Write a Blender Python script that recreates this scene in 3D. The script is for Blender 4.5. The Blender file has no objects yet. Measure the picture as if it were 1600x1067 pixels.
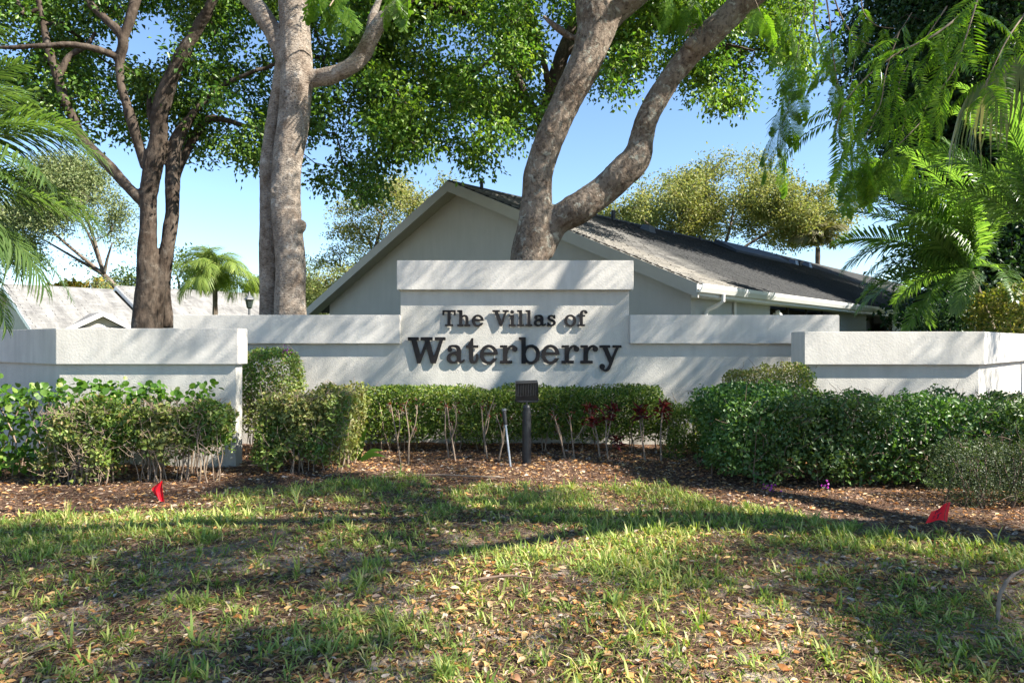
import bpy, bmesh, math, random
import numpy as np
from mathutils import Vector, Matrix

R = np.random.default_rng(7)
random.seed(7)
scene = bpy.context.scene
C = scene.collection
F = 1067.0
EYE = 1.5
HOR = 538.0

# ------------------------------------------------------------------ camera, sky, sun
cam_d = bpy.data.cameras.new("camera")
cam_d.lens = 24.0
cam_d.sensor_width = 36.0
cam_d.shift_y = 4.5 / 1600.0
cam_d.clip_start = 0.05
cam_d.clip_end = 3000.0
cam = bpy.data.objects.new("camera", cam_d)
cam.location = (0, 0, EYE)
cam.rotation_euler = (math.radians(90), 0, 0)
C.objects.link(cam)
scene.camera = cam

SUN = Vector((2.9, -1.0, 2.75)).normalized()
sun_el = math.asin(SUN.z)
sun_az = math.atan2(SUN.x, SUN.y)
w = bpy.data.worlds.new("World")
scene.world = w
w.use_nodes = True
nt = w.node_tree
bg = nt.nodes["Background"]
sky = nt.nodes.new("ShaderNodeTexSky")
sky.sky_type = 'NISHITA'
sky.sun_disc = False
sky.sun_elevation = sun_el
sky.sun_rotation = sun_az
sky.air_density = 1.0
sky.dust_density = 0.0
sky.ozone_density = 4.2
nt.links.new(sky.outputs[0], bg.inputs[0])
bg.inputs[1].default_value = 0.076

sd = bpy.data.lights.new("sun", 'SUN')
sd.energy = 5.0
sd.angle = math.radians(0.5)
sd.color = (1.0, 0.93, 0.82)
so = bpy.data.objects.new("sun", sd)
so.location = (20, -8, 25)
so.rotation_euler = SUN.to_track_quat('Z', 'Y').to_euler()
C.objects.link(so)

scene.view_settings.view_transform = 'Standard'
scene.view_settings.look = 'None'
scene.view_settings.exposure = 1.85
scene.view_settings.gamma = 1.0
scene.view_settings.use_curve_mapping = False
scene.cycles.max_bounces = 8
scene.cycles.diffuse_bounces = 4
scene.cycles.transmission_bounces = 5

# ------------------------------------------------------------------ helpers
def P(px, py, Y):
    """point seen at photo pixel (px, py) at depth Y"""
    return np.array(((px - 800) / F * Y, Y, EYE - (py - HOR) / F * Y))

def hash3(ix, iy, iz, seed):
    n = (ix * 374761393 + iy * 668265263 + iz * 2147483647 + seed * 1274126177) & 0xFFFFFFFF
    n = ((n ^ (n >> 13)) * 1274126177) & 0xFFFFFFFF
    n = (n ^ (n >> 16)) & 0xFFFFFFFF
    return n / 4294967295.0

def vnoise(p, scale=1.0, seed=0):
    q = np.asarray(p, float) * scale
    i = np.floor(q).astype(np.int64)
    f = q - i
    f = f * f * (3 - 2 * f)
    r = 0
    for dx in (0, 1):
        wx = f[:, 0] if dx else 1 - f[:, 0]
        for dy in (0, 1):
            wy = f[:, 1] if dy else 1 - f[:, 1]
            for dz in (0, 1):
                wz = f[:, 2] if dz else 1 - f[:, 2]
                r = r + wx * wy * wz * hash3(i[:, 0] + dx, i[:, 1] + dy, i[:, 2] + dz, seed)
    return r

def n2(x, y, scale, seed=0):
    x = np.atleast_1d(np.asarray(x, float)); y = np.atleast_1d(np.asarray(y, float))
    x, y = np.broadcast_arrays(x, y)
    p = np.stack([x.ravel(), y.ravel(), np.zeros(x.size)], 1)
    return vnoise(p, scale, seed).reshape(x.shape)

def norm(v):
    return v / np.maximum(np.linalg.norm(v, axis=-1, keepdims=True), 1e-9)

def np_mesh(name, V, Fc, smooth=False):
    V = np.ascontiguousarray(V, dtype=np.float32)
    Fc = np.ascontiguousarray(Fc, dtype=np.int32)
    m = bpy.data.meshes.new(name)
    m.vertices.add(len(V)); m.vertices.foreach_set("co", V.ravel())
    k = Fc.shape[1]
    m.loops.add(Fc.size); m.loops.foreach_set("vertex_index", Fc.ravel())
    m.polygons.add(len(Fc))
    m.polygons.foreach_set("loop_start", np.arange(0, Fc.size, k, dtype=np.int32))
    if smooth:
        m.polygons.foreach_set("use_smooth", np.ones(len(Fc), dtype=bool))
    m.update(calc_edges=True)
    return m

def link(name, mesh, mat=None, parent=None, **props):
    o = bpy.data.objects.new(name, mesh)
    C.objects.link(o)
    if mat is not None and mesh is not None:
        if isinstance(mat, (list, tuple)):
            for q in mat: mesh.materials.append(q)
        elif len(mesh.materials) == 0:
            mesh.materials.append(mat)
    if parent is not None:
        o.parent = parent
    for k, v in props.items():
        o[k] = v
    return o

def thing(name, label, cat, loc=(0, 0, 0), rz=0.0, group=None):
    o = bpy.data.objects.new(name, None)
    o.empty_display_size = 0.2
    C.objects.link(o)
    o.location = loc
    o.rotation_euler = (0, 0, rz)
    o["label"] = label; o["category"] = cat
    if group: o["group"] = group
    return o

def tag(o, label, cat, group=None, kind=None):
    o["label"] = label
    if cat: o["category"] = cat
    if group: o["group"] = group
    if kind: o["kind"] = kind
    return o

class MB:
    """collects verts / faces of mixed size"""
    def __init__(s): s.v = []; s.f = []
    def add(s, vs, fs):
        b = len(s.v)
        s.v.extend([tuple(map(float, q)) for q in vs])
        s.f.extend([tuple(b + i for i in q) for q in fs])
        return s
    def box(s, x0, x1, y0, y1, z0, z1):
        return s.add([(x0, y0, z0), (x1, y0, z0), (x1, y1, z0), (x0, y1, z0), (x0, y0, z1), (x1, y0, z1), (x1, y1, z1), (x0, y1, z1)],
                     [(0, 3, 2, 1), (4, 5, 6, 7), (0, 1, 5, 4), (1, 2, 6, 5), (2, 3, 7, 6), (3, 0, 4, 7)])
    def prism(s, poly, z0, z1):
        n = len(poly)
        return s.add([(x, y, z0) for x, y in poly] + [(x, y, z1) for x, y in poly],
                     [tuple(range(n - 1, -1, -1)), tuple(range(n, 2 * n))] + [(i, (i + 1) % n, n + (i + 1) % n, n + i) for i in range(n)])
    def xprism(s, poly_xz, y0, y1):
        n = len(poly_xz)
        return s.add([(x, y0, z) for x, z in poly_xz] + [(x, y1, z) for x, z in poly_xz],
                     [tuple(range(n)), tuple(range(2 * n - 1, n - 1, -1))] + [(i, n + i, n + (i + 1) % n, (i + 1) % n) for i in range(n)])
    def tube(s, pts, rad, n=8, cap=True, jit=0.0):
        pts = [np.asarray(p, float) for p in pts]
        if np.isscalar(rad): rad = [rad] * len(pts)
        ref = None
        vs = []
        for i, p in enumerate(pts):
            t = pts[min(i + 1, len(pts) - 1)] - pts[max(i - 1, 0)]
            t = t / (np.linalg.norm(t) + 1e-9)
            if ref is None:
                a = np.array((0, 0, 1.0)) if abs(t[2]) < 0.9 else np.array((1.0, 0, 0))
                ref = np.cross(t, a)
            ref = ref - t * np.dot(ref, t); ref = ref / (np.linalg.norm(ref) + 1e-9)
            b = np.cross(t, ref)
            for k in range(n):
                an = 2 * math.pi * k / n
                rr = rad[i] * (1 + (random.uniform(-jit, jit) if jit else 0))
                vs.append(p + rr * (math.cos(an) * ref + math.sin(an) * b))
        fs = []
        for i in range(len(pts) - 1):
            for k in range(n):
                k2 = (k + 1) % n
                fs.append((i * n + k, i * n + k2, (i + 1) * n + k2, (i + 1) * n + k))
        if cap:
            fs.append(tuple(range(n - 1, -1, -1)))
            fs.append(tuple((len(pts) - 1) * n + k for k in range(n)))
        return s.add(vs, fs)
    def mesh(s, name, smooth=False):
        m = bpy.data.meshes.new(name)
        m.from_pydata(s.v, [], s.f)
        if smooth:
            m.polygons.foreach_set("use_smooth", np.ones(len(m.polygons), dtype=bool))
        m.update()
        return m
    def build(s, name, mat, parent=None, smooth=False, bevel=0.0, **props):
        m = s.mesh(name, smooth)
        if bevel > 0:
            bm = bmesh.new(); bm.from_mesh(m)
            bmesh.ops.recalc_face_normals(bm, faces=bm.faces)
            es = [e for e in bm.edges if len(e.link_faces) == 2 and e.calc_face_angle(0) > 0.4]
            bmesh.ops.bevel(bm, geom=es, offset=bevel, segments=2, affect='EDGES', clamp_overlap=True)
            bm.to_mesh(m); bm.free()
        return link(name, m, mat, parent, **props)

def spline(pts, sub=4):
    """catmull-rom through rows of pts (any width)"""
    p = np.asarray(pts, float)
    q = np.vstack([2 * p[0] - p[1], p, 2 * p[-1] - p[-2]])
    out = []
    for i in range(1, len(q) - 2):
        for k in range(sub):
            t = k / sub
            out.append(0.5 * ((2 * q[i]) + (-q[i - 1] + q[i + 1]) * t + (2 * q[i - 1] - 5 * q[i] + 4 * q[i + 1] - q[i + 2]) * t * t
                              + (-q[i - 1] + 3 * q[i] - 3 * q[i + 1] + q[i + 2]) * t ** 3))
    out.append(p[-1])
    return np.array(out)

# ------------------------------------------------------------------ materials
def mat_new(name):
    m = bpy.data.materials.new(name); m.use_nodes = True
    n = m.node_tree; b = n.nodes["Principled BSDF"]
    return m, n, b

def N(n, t, **kw):
    x = n.nodes.new(t)
    for k, v in kw.items():
        if k in x.inputs.keys(): x.inputs[k].default_value = v
        else: setattr(x, k, v)
    return x

def ramp(n, fac, stops):
    r = n.nodes.new("ShaderNodeValToRGB")
    el = r.color_ramp.elements
    while len(el) < len(stops): el.new(0.5)
    for e, (p, c) in zip(el, stops):
        e.position = p; e.color = (*c, 1) if len(c) == 3 else c
    n.links.new(fac, r.inputs[0])
    return r

def coord(n, scale=(1, 1, 1), rot=(0, 0, 0)):
    tc = n.nodes.new("ShaderNodeTexCoord")
    mp = n.nodes.new("ShaderNodeMapping")
    mp.inputs['Scale'].default_value = scale
    mp.inputs['Rotation'].default_value = rot
    n.links.new(tc.outputs['Object'], mp.inputs[0])
    return mp.outputs[0]

def noise(n, vec, scale, detail=4, rough=0.55, dist=0.0):
    x = N(n, "ShaderNodeTexNoise", Scale=scale, Detail=detail, Roughness=rough, Distortion=dist)
    n.links.new(vec, x.inputs['Vector'])
    return x.outputs['Fac']

def bump(n, b, h, strength, dist, prev=None):
    x = N(n, "ShaderNodeBump", Strength=strength, Distance=dist)
    n.links.new(h, x.inputs['Height'])
    if prev is not None: n.links.new(prev, x.inputs['Normal'])
    n.links.new(x.outputs[0], b.inputs['Normal'])
    return x.outputs[0]

def leaf_mat(name, cols, trans=0.35, rough=0.45, tint=(1.25, 1.3, 0.5), patch=0.0, patch_col=(0.1, 0.1, 0.02), spec=0.3):
    m, n, b = mat_new(name)
    g = n.nodes.new("ShaderNodeNewGeometry")
    k = len(cols)
    r = ramp(n, g.outputs['Random Per Island'], [(i / max(k - 1, 1), c) for i, c in enumerate(cols)])
    col = r.outputs[0]
    vec = coord(n)
    nz = noise(n, vec, 0.7 if patch else 2.0, 2)
    rr = ramp(n, nz, [(0.42, (0, 0, 0)), (0.6, (1, 1, 1))])
    mx = N(n, "ShaderNodeMix", data_type='RGBA')
    mul = N(n, "ShaderNodeMath", operation='MULTIPLY'); mul.inputs[1].default_value = patch
    n.links.new(rr.outputs[0], mul.inputs[0]); n.links.new(mul.outputs[0], mx.inputs[0])
    n.links.new(col, mx.inputs[6]); mx.inputs[7].default_value = (*patch_col, 1)
    col = mx.outputs[2]
    n.links.new(col, b.inputs['Base Color'])
    b.inputs['Roughness'].default_value = rough
    b.inputs['Specular IOR Level'].default_value = spec
    tr = n.nodes.new("ShaderNodeBsdfTranslucent")
    m2 = N(n, "ShaderNodeMix", data_type='RGBA', blend_type='MULTIPLY'); m2.inputs[0].default_value = 1.0
    n.links.new(col, m2.inputs[6]); m2.inputs[7].default_value = (*[t * 1.5 for t in tint], 1)
    n.links.new(m2.outputs[2], tr.inputs[0])
    ms = n.nodes.new("ShaderNodeMixShader"); ms.inputs[0].default_value = trans
    n.links.new(b.outputs[0], ms.inputs[1]); n.links.new(tr.outputs[0], ms.inputs[2])
    n.links.new(ms.outputs[0], n.nodes["Material Output"].inputs[0])
    return m

def plain(name, col, rough=0.6, metal=0.0, var=0.15, scale=8, bumpd=0.0, spec=0.5):
    m, n, b = mat_new(name)
    vec = coord(n)
    nz = noise(n, vec, scale, 5)
    lo = tuple(c * (1 - var) for c in col); hi = tuple(min(1, c * (1 + var)) for c in col)
    r = ramp(n, nz, [(0.3, lo), (0.7, hi)])
    n.links.new(r.outputs[0], b.inputs['Base Color'])
    b.inputs['Roughness'].default_value = rough; b.inputs['Metallic'].default_value = metal
    b.inputs['Specular IOR Level'].default_value = spec
    if bumpd: bump(n, b, noise(n, vec, scale * 6, 4), 0.6, bumpd)
    return m

def stucco(name, col, fine=70, dist=0.006, strength=0.7, stain=0.12):
    m, n, b = mat_new(name)
    vec = coord(n)
    big = noise(n, vec, 1.6, 5, 0.6)
    st = noise(n, coord(n, (5, 5, 0.7)), 1.4, 5, 0.65)
    mx = N(n, "ShaderNodeMath", operation='MULTIPLY'); n.links.new(big, mx.inputs[0]); n.links.new(st, mx.inputs[1])
    r = ramp(n, mx.outputs[0], [(0.12, tuple(c * (1 - stain) for c in col)), (0.34, col)])
    n.links.new(r.outputs[0], b.inputs['Base Color'])
    b.inputs['Roughness'].default_value = 0.85
    b.inputs['Specular IOR Level'].default_value = 0.25
    a = noise(n, vec, fine, 3, 0.6)
    v = N(n, "ShaderNodeTexVoronoi", Scale=fine * 0.9); n.links.new(vec, v.inputs['Vector'])
    ad = N(n, "ShaderNodeMath", operation='ADD'); n.links.new(a, ad.inputs[0]); n.links.new(v.outputs[0], ad.inputs[1])
    pv = bump(n, b, noise(n, vec, 3.0, 4), 0.5, dist * 2.5)
    bump(n, b, ad.outputs[0], strength, dist, pv)
    return m

def bark(name, c1, c2, c3, zs=0.25, sc=9, dist=0.02, lichen=0.5):
    m, n, b = mat_new(name)
    v1 = coord(n, (1, 1, zs)); v2 = coord(n)
    v3 = coord(n, (0.5, 0.5, 4))
    a = noise(n, v1, sc, 6, 0.65, 0.6)
    r = ramp(n, a, [(0.3, c1), (0.52, c2), (0.72, tuple(min(1, c * 1.15) for c in c2))])
    l = noise(n, v2, 7, 6, 0.7, 0.4)
    lr = ramp(n, l, [(0.55, (0, 0, 0)), (0.63, (lichen,) * 3)])
    mx = N(n, "ShaderNodeMix", data_type='RGBA'); n.links.new(lr.outputs[0], mx.inputs[0])
    n.links.new(r.outputs[0], mx.inputs[6]); mx.inputs[7].default_value = (*c3, 1)
    dk = ramp(n, noise(n, v2, 2.2, 5, 0.7), [(0.36, (0.4, 0.33, 0.28)), (0.56, (1, 1, 1))])
    m2 = N(n, "ShaderNodeMix", data_type='RGBA', blend_type='MULTIPLY'); m2.inputs[0].default_value = 0.8
    n.links.new(mx.outputs[2], m2.inputs[6]); n.links.new(dk.outputs[0], m2.inputs[7])
    n.links.new(m2.outputs[2], b.inputs['Base Color'])
    b.inputs['Roughness'].default_value = 0.9; b.inputs['Specular IOR Level'].default_value = 0.2
    pv = bump(n, b, a, 0.9, dist)
    bump(n, b, noise(n, v3, 14, 4), 0.5, dist * 0.4, pv)
    return m

M = {}
M['cap'] = stucco('painted_smooth_stucco', (0.56, 0.54, 0.50), 40, 0.003, 0.35, 0.20)
M['stucco'] = stucco('painted_rough_stucco', (0.515, 0.495, 0.45), 75, 0.004, 0.55, 0.16)
M['letter'] = plain('bronze_black_letter', (0.012, 0.011, 0.012), 0.65, 0.0, 0.2, 10, spec=0.2)
M['housewall'] = stucco('taupe_house_stucco', (0.42, 0.41, 0.385), 30, 0.004, 0.4, 0.08)
M['sidewall'] = stucco('pale_house_stucco', (0.40, 0.41, 0.40), 30, 0.004, 0.4, 0.08)
M['fascia'] = plain('beige_fascia_paint', (0.36, 0.34, 0.295), 0.6, 0, 0.05, 3)
M['white'] = plain('white_trim_paint', (0.62, 0.62, 0.60), 0.4, 0, 0.04, 3)
M['dark'] = plain('dark_screen_mesh', (0.02, 0.02, 0.018), 0.7, 0, 0.3, 5)
M['glass'] = plain('dark_window_glass', (0.03, 0.04, 0.04), 0.1, 0, 0.2, 3)
M['black'] = plain('black_painted_metal', (0.02, 0.021, 0.023), 0.45, 0.0, 0.35, 25, 0.0006)
M['fin'] = plain('dark_grey_cast_metal', (0.12, 0.125, 0.13), 0.4, 0.2, 0.3, 30)
M['alu'] = plain('galvanised_grey_metal', (0.42, 0.44, 0.46), 0.4, 0.6, 0.15, 30)
M['rubber'] = plain('black_rubber_grip', (0.02, 0.02, 0.022), 0.65, 0, 0.2, 40)
M['wire'] = plain('rusty_flag_wire', (0.2, 0.1, 0.07), 0.6, 0.3, 0.2, 40)
M['ink'] = plain('black_marker_ink', (0.03, 0.005, 0.03), 0.6, 0, 0.1, 40)
M['leftwall'] = plain('cream_house_wall', (0.42, 0.38, 0.31), 0.8, 0, 0.06, 2)
M['barkB'] = bark('pale_cracked_bark', (0.05, 0.036, 0.028), (0.31, 0.265, 0.22), (0.50, 0.475, 0.43), 2.2, 26, 0.035, 0.55)
M['barkC'] = bark('grey_brown_mottled_bark', (0.045, 0.034, 0.026), (0.20, 0.16, 0.125), (0.38, 0.38, 0.32), 0.8, 17, 0.03, 0.75)
M['barkA'] = bark('dark_brown_bark', (0.018, 0.014, 0.011), (0.08, 0.062, 0.048), (0.22, 0.20, 0.17), 0.3, 14, 0.02, 0.3)
M['barkF'] = bark('grey_far_bark', (0.06, 0.045, 0.035), (0.17, 0.14, 0.11), (0.25, 0.23, 0.2), 0.3, 4, 0.02, 0.2)
M['twig'] = plain('dry_woody_twig', (0.23, 0.17, 0.12), 0.85, 0, 0.35, 12)
M['twigd'] = plain('dark_woody_twig', (0.12, 0.08, 0.055), 0.85, 0, 0.35, 12)

def flagmat():
    m, n, b = mat_new('red_vinyl_flag')
    b.inputs['Base Color'].default_value = (0.8, 0.012, 0.03, 1); b.inputs['Roughness'].default_value = 0.4
    tr = n.nodes.new("ShaderNodeBsdfTranslucent"); tr.inputs[0].default_value = (0.95, 0.02, 0.06, 1)
    ms = n.nodes.new("ShaderNodeMixShader"); ms.inputs[0].default_value = 0.35
    n.links.new(b.outputs[0], ms.inputs[1]); n.links.new(tr.outputs[0], ms.inputs[2])
    n.links.new(ms.outputs[0], n.nodes["Material Output"].inputs[0])
    return m
M['flag'] = flagmat()

def shinglemat(name, c1, c2, c3, shade_algae=None):
    m, n, b = mat_new(name)
    g = n.nodes.new("ShaderNodeNewGeometry")
    vec = coord(n)
    r = ramp(n, g.outputs['Random Per Island'], [(0, c1), (0.5, c2), (1, c3)])
    oi = n.nodes.new("ShaderNodeObjectInfo")
    st = ramp(n, noise(n, coord(n, (0.35, 2.0, 1)), 0.9, 5, 0.7), [(0.35, (0.45, 0.45, 0.46)), (0.6, (1, 1, 1))])
    m2 = N(n, "ShaderNodeMix", data_type='RGBA', blend_type='MULTIPLY'); m2.inputs[0].default_value = 0.8
    n.links.new(r.outputs[0], m2.inputs[6]); n.links.new(st.outputs[0], m2.inputs[7])
    out = m2.outputs[2]
    if shade_algae:  # tree shadow painted into the shingle colour, mixed with algae stain
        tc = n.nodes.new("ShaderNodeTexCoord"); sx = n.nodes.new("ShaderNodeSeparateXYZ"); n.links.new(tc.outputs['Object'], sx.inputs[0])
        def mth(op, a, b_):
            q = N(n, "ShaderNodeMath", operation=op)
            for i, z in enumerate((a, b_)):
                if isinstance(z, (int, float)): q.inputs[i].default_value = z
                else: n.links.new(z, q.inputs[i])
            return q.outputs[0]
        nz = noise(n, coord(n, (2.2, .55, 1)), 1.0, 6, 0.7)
        edge = mth('ADD', mth('ADD', sx.outputs[1], mth('MULTIPLY', sx.outputs[0], .55)), mth('MULTIPLY', nz, 2.6))  # slanting edge of the painted roof shadow, broken up by noise
        rr = ramp(n, mth('MULTIPLY', mth('SUBTRACT', edge, shade_algae), .5), [(0.0, (0, 0, 0)), (0.35, (1, 1, 1))])
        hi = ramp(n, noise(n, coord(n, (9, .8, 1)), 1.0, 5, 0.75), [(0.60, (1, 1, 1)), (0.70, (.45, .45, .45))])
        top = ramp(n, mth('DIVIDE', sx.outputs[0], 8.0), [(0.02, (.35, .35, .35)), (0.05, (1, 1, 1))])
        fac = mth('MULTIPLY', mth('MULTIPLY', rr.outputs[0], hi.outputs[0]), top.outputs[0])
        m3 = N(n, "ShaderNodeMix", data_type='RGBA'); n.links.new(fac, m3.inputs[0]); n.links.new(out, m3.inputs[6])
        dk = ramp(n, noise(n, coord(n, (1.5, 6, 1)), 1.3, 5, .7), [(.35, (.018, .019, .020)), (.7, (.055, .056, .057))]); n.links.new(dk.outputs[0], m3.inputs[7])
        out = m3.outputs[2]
    n.links.new(out, b.inputs['Base Color'])
    b.inputs['Roughness'].default_value = 0.9
    b.inputs['Specular IOR Level'].default_value = 0.2
    bump(n, b, noise(n, vec, 60, 3), 0.7, 0.01)
    return m
M['shingle2'] = shinglemat('grey_shingle_with_painted_shade_and_algae', (0.085, 0.084, 0.08), (0.115, 0.112, 0.106), (0.14, 0.137, 0.13), shade_algae=-4.0)  # dark area is painted shade as well as algae
M['shingle'] = shinglemat('grey_asphalt_shingle', (0.085, 0.084, 0.08), (0.115, 0.112, 0.106), (0.14, 0.137, 0.13), shade_algae=6.8)
M['roofL'] = shinglemat('pale_shingle', (0.19, 0.187, 0.18), (0.21, 0.207, 0.197), (0.235, 0.23, 0.22))

# leaves
M['leafA'] = leaf_mat('ficus_leaf', [(0.023, 0.065, 0.011), (0.053, 0.123, 0.022), (0.080, 0.168, 0.026), (0.134, 0.204, 0.031)], 0.30, 0.38, patch=0.3, patch_col=(0.09, 0.10, 0.015))
M['leafG'] = leaf_mat('bright_canopy_leaf', [(0.036, 0.100, 0.015), (0.077, 0.170, 0.026), (0.120, 0.221, 0.032), (0.191, 0.270, 0.045)], 0.35, 0.38, patch=0.3, patch_col=(0.12, 0.14, 0.02))
M['leafDark'] = leaf_mat('dark_oak_leaf', [(0.010, 0.030, 0.010), (0.022, 0.055, 0.014), (0.03, 0.07, 0.018)], 0.2, 0.45)
M['leafOlive'] = leaf_mat('olive_tan_leaf', [(0.136, 0.179, 0.054), (0.255, 0.273, 0.092), (0.306, 0.284, 0.119), (0.145, 0.221, 0.054)], 0.35, 0.6, tint=(1.1, 1.05, 0.6), patch=0.5, patch_col=(0.14, 0.18, 0.045))
M['leafSage'] = leaf_mat('sage_grey_leaf', [(0.097, 0.138, 0.052), (0.166, 0.207, 0.085), (0.214, 0.230, 0.104)], 0.3, 0.6, tint=(1.1, 1.1, 0.7))
M['leafFar'] = leaf_mat('far_green_leaf', [(0.05, 0.085, 0.02), (0.08, 0.12, 0.03), (0.11, 0.13, 0.04)], 0.3, 0.6)
M['palm'] = leaf_mat('palm_leaflet', [(0.042, 0.084, 0.026), (0.072, 0.123, 0.036), (0.102, 0.153, 0.046)], 0.42, 0.3, spec=0.6)
M['palmR'] = leaf_mat('bright_palm_leaflet', [(0.060, 0.119, 0.027), (0.093, 0.170, 0.041), (0.136, 0.212, 0.054)], 0.5, 0.35, spec=0.6)
M['palmY'] = leaf_mat('yellow_palm_leaflet', [(0.13, 0.17, 0.02), (0.32, 0.25, 0.03), (0.42, 0.24, 0.03)], 0.35, 0.5)
M['palmQ'] = leaf_mat('queen_palm_leaflet', [(0.108, 0.176, 0.041), (0.162, 0.230, 0.047), (0.230, 0.270, 0.068)], 0.35, 0.5)
M['palmDry'] = leaf_mat('dry_palm_leaflet', [(0.12, 0.12, 0.06), (0.2, 0.17, 0.08), (0.11, 0.13, 0.06)], 0.3, 0.6)
M['fern'] = leaf_mat('feathery_leaflet', [(0.054, 0.125, 0.016), (0.093, 0.180, 0.022), (0.140, 0.218, 0.032)], 0.45, 0.35, tint=(1.3, 1.4, 0.4))
M['fan'] = leaf_mat('fan_palm_strap', [(0.06, 0.10, 0.03), (0.11, 0.13, 0.045), (0.22, 0.20, 0.10)], 0.3, 0.45)
M['hedge'] = leaf_mat('hedge_leaf', [(0.039, 0.097, 0.019), (0.087, 0.183, 0.031), (0.144, 0.251, 0.042), (0.213, 0.308, 0.058), (0.270, 0.192, 0.087)], 0.25, 0.4, patch=0.55, patch_col=(0.20, 0.16, 0.07))
M['hedgeR'] = leaf_mat('dark_hedge_leaf', [(0.025, 0.074, 0.016), (0.050, 0.124, 0.026), (0.083, 0.165, 0.036), (0.115, 0.198, 0.050)], 0.25, 0.42, patch=0.22, patch_col=(0.11, 0.10, 0.045), spec=.45)
M['hedgeC'] = leaf_mat('fine_hedge_leaf', [(0.040, 0.079, 0.015), (0.079, 0.145, 0.021), (0.145, 0.211, 0.033), (0.238, 0.251, 0.066)], 0.3, 0.45)
M['grape'] = leaf_mat('round_glossy_leaf', [(0.035, 0.09, 0.012), (0.06, 0.14, 0.02), (0.10, 0.19, 0.025)], 0.35, 0.3)
M['smallleaf'] = leaf_mat('grey_green_tiny_leaf', [(0.025, 0.045, 0.018), (0.05, 0.075, 0.03), (0.10, 0.12, 0.06)], 0.2, 0.5)
M['varieg'] = leaf_mat('yellow_tinged_leaf', [(0.05, 0.09, 0.015), (0.14, 0.17, 0.03), (0.26, 0.22, 0.07), (0.10, 0.13, 0.02)], 0.3, 0.45)
M['redleaf'] = leaf_mat('dark_red_leaf', [(0.030, 0.010, 0.008), (0.084, 0.016, 0.014), (0.168, 0.024, 0.025), (0.060, 0.024, 0.010)], 0.3, 0.4, tint=(1.6, 0.5, 0.5))
M['magenta'] = leaf_mat('magenta_petal', [(0.35, 0.04, 0.30), (0.5, 0.08, 0.45)], 0.3, 0.5, tint=(1.2, 0.7, 1.2))
M['grass'] = leaf_mat('broad_grass_blade', [(0.094, 0.161, 0.034), (0.170, 0.254, 0.050), (0.265, 0.340, 0.075), (0.380, 0.408, 0.118), (0.531, 0.423, 0.201)], 0.3, 0.5, patch=0.3, patch_col=(0.13, 0.21, 0.05))
M['straw'] = leaf_mat('dry_straw', [(0.191, 0.119, 0.066), (0.358, 0.251, 0.143), (0.502, 0.394, 0.251), (0.287, 0.263, 0.096)], 0.2, 0.7, tint=(1.1, 1, 0.8))
M['litter'] = leaf_mat('fallen_leaf_litter', [(0.095, 0.053, 0.035), (0.266, 0.130, 0.056), (0.443, 0.223, 0.075), (0.552, 0.353, 0.150), (0.420, 0.363, 0.299), (0.177, 0.083, 0.044)], 0.15, 0.55, tint=(1.2, 0.9, 0.5))
M['chip'] = leaf_mat('mulch_chip', [(0.045, 0.026, 0.018), (0.11, 0.06, 0.04), (0.20, 0.12, 0.08), (0.28, 0.20, 0.14)], 0.0, 0.8)
def obj_leaf(name, cols):
    m, n, b = mat_new(name)
    oi = n.nodes.new("ShaderNodeObjectInfo")
    r = ramp(n, oi.outputs['Random'], [(i / (len(cols) - 1), c) for i, c in enumerate(cols)])
    nz = ramp(n, noise(n, coord(n), 35, 4), [(0.35, (0.6, 0.55, 0.5)), (0.6, (1, 1, 1))])
    m2 = N(n, "ShaderNodeMix", data_type='RGBA', blend_type='MULTIPLY'); m2.inputs[0].default_value = 0.6
    n.links.new(r.outputs[0], m2.inputs[6]); n.links.new(nz.outputs[0], m2.inputs[7])
    n.links.new(m2.outputs[2], b.inputs['Base Color']); b.inputs['Roughness'].default_value = 0.5
    tr = n.nodes.new("ShaderNodeBsdfTranslucent"); n.links.new(m2.outputs[2], tr.inputs[0])
    ms = n.nodes.new("ShaderNodeMixShader"); ms.inputs[0].default_value = 0.2
    n.links.new(b.outputs[0], ms.inputs[1]); n.links.new(tr.outputs[0], ms.inputs[2])
    n.links.new(ms.outputs[0], n.nodes["Material Output"].inputs[0])
    return m
M['bigleaf'] = obj_leaf('large_fallen_leaf', [(0.18, 0.08, 0.035), (0.40, 0.17, 0.045), (0.50, 0.27, 0.08), (0.46, 0.31, 0.13), (0.30, 0.20, 0.13), (0.40, 0.14, 0.04)])
M['grapeobj'] = obj_leaf('single_round_leaf', [(0.04, 0.10, 0.014), (0.07, 0.16, 0.02), (0.12, 0.22, 0.03), (0.2, 0.24, 0.05)])

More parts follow.
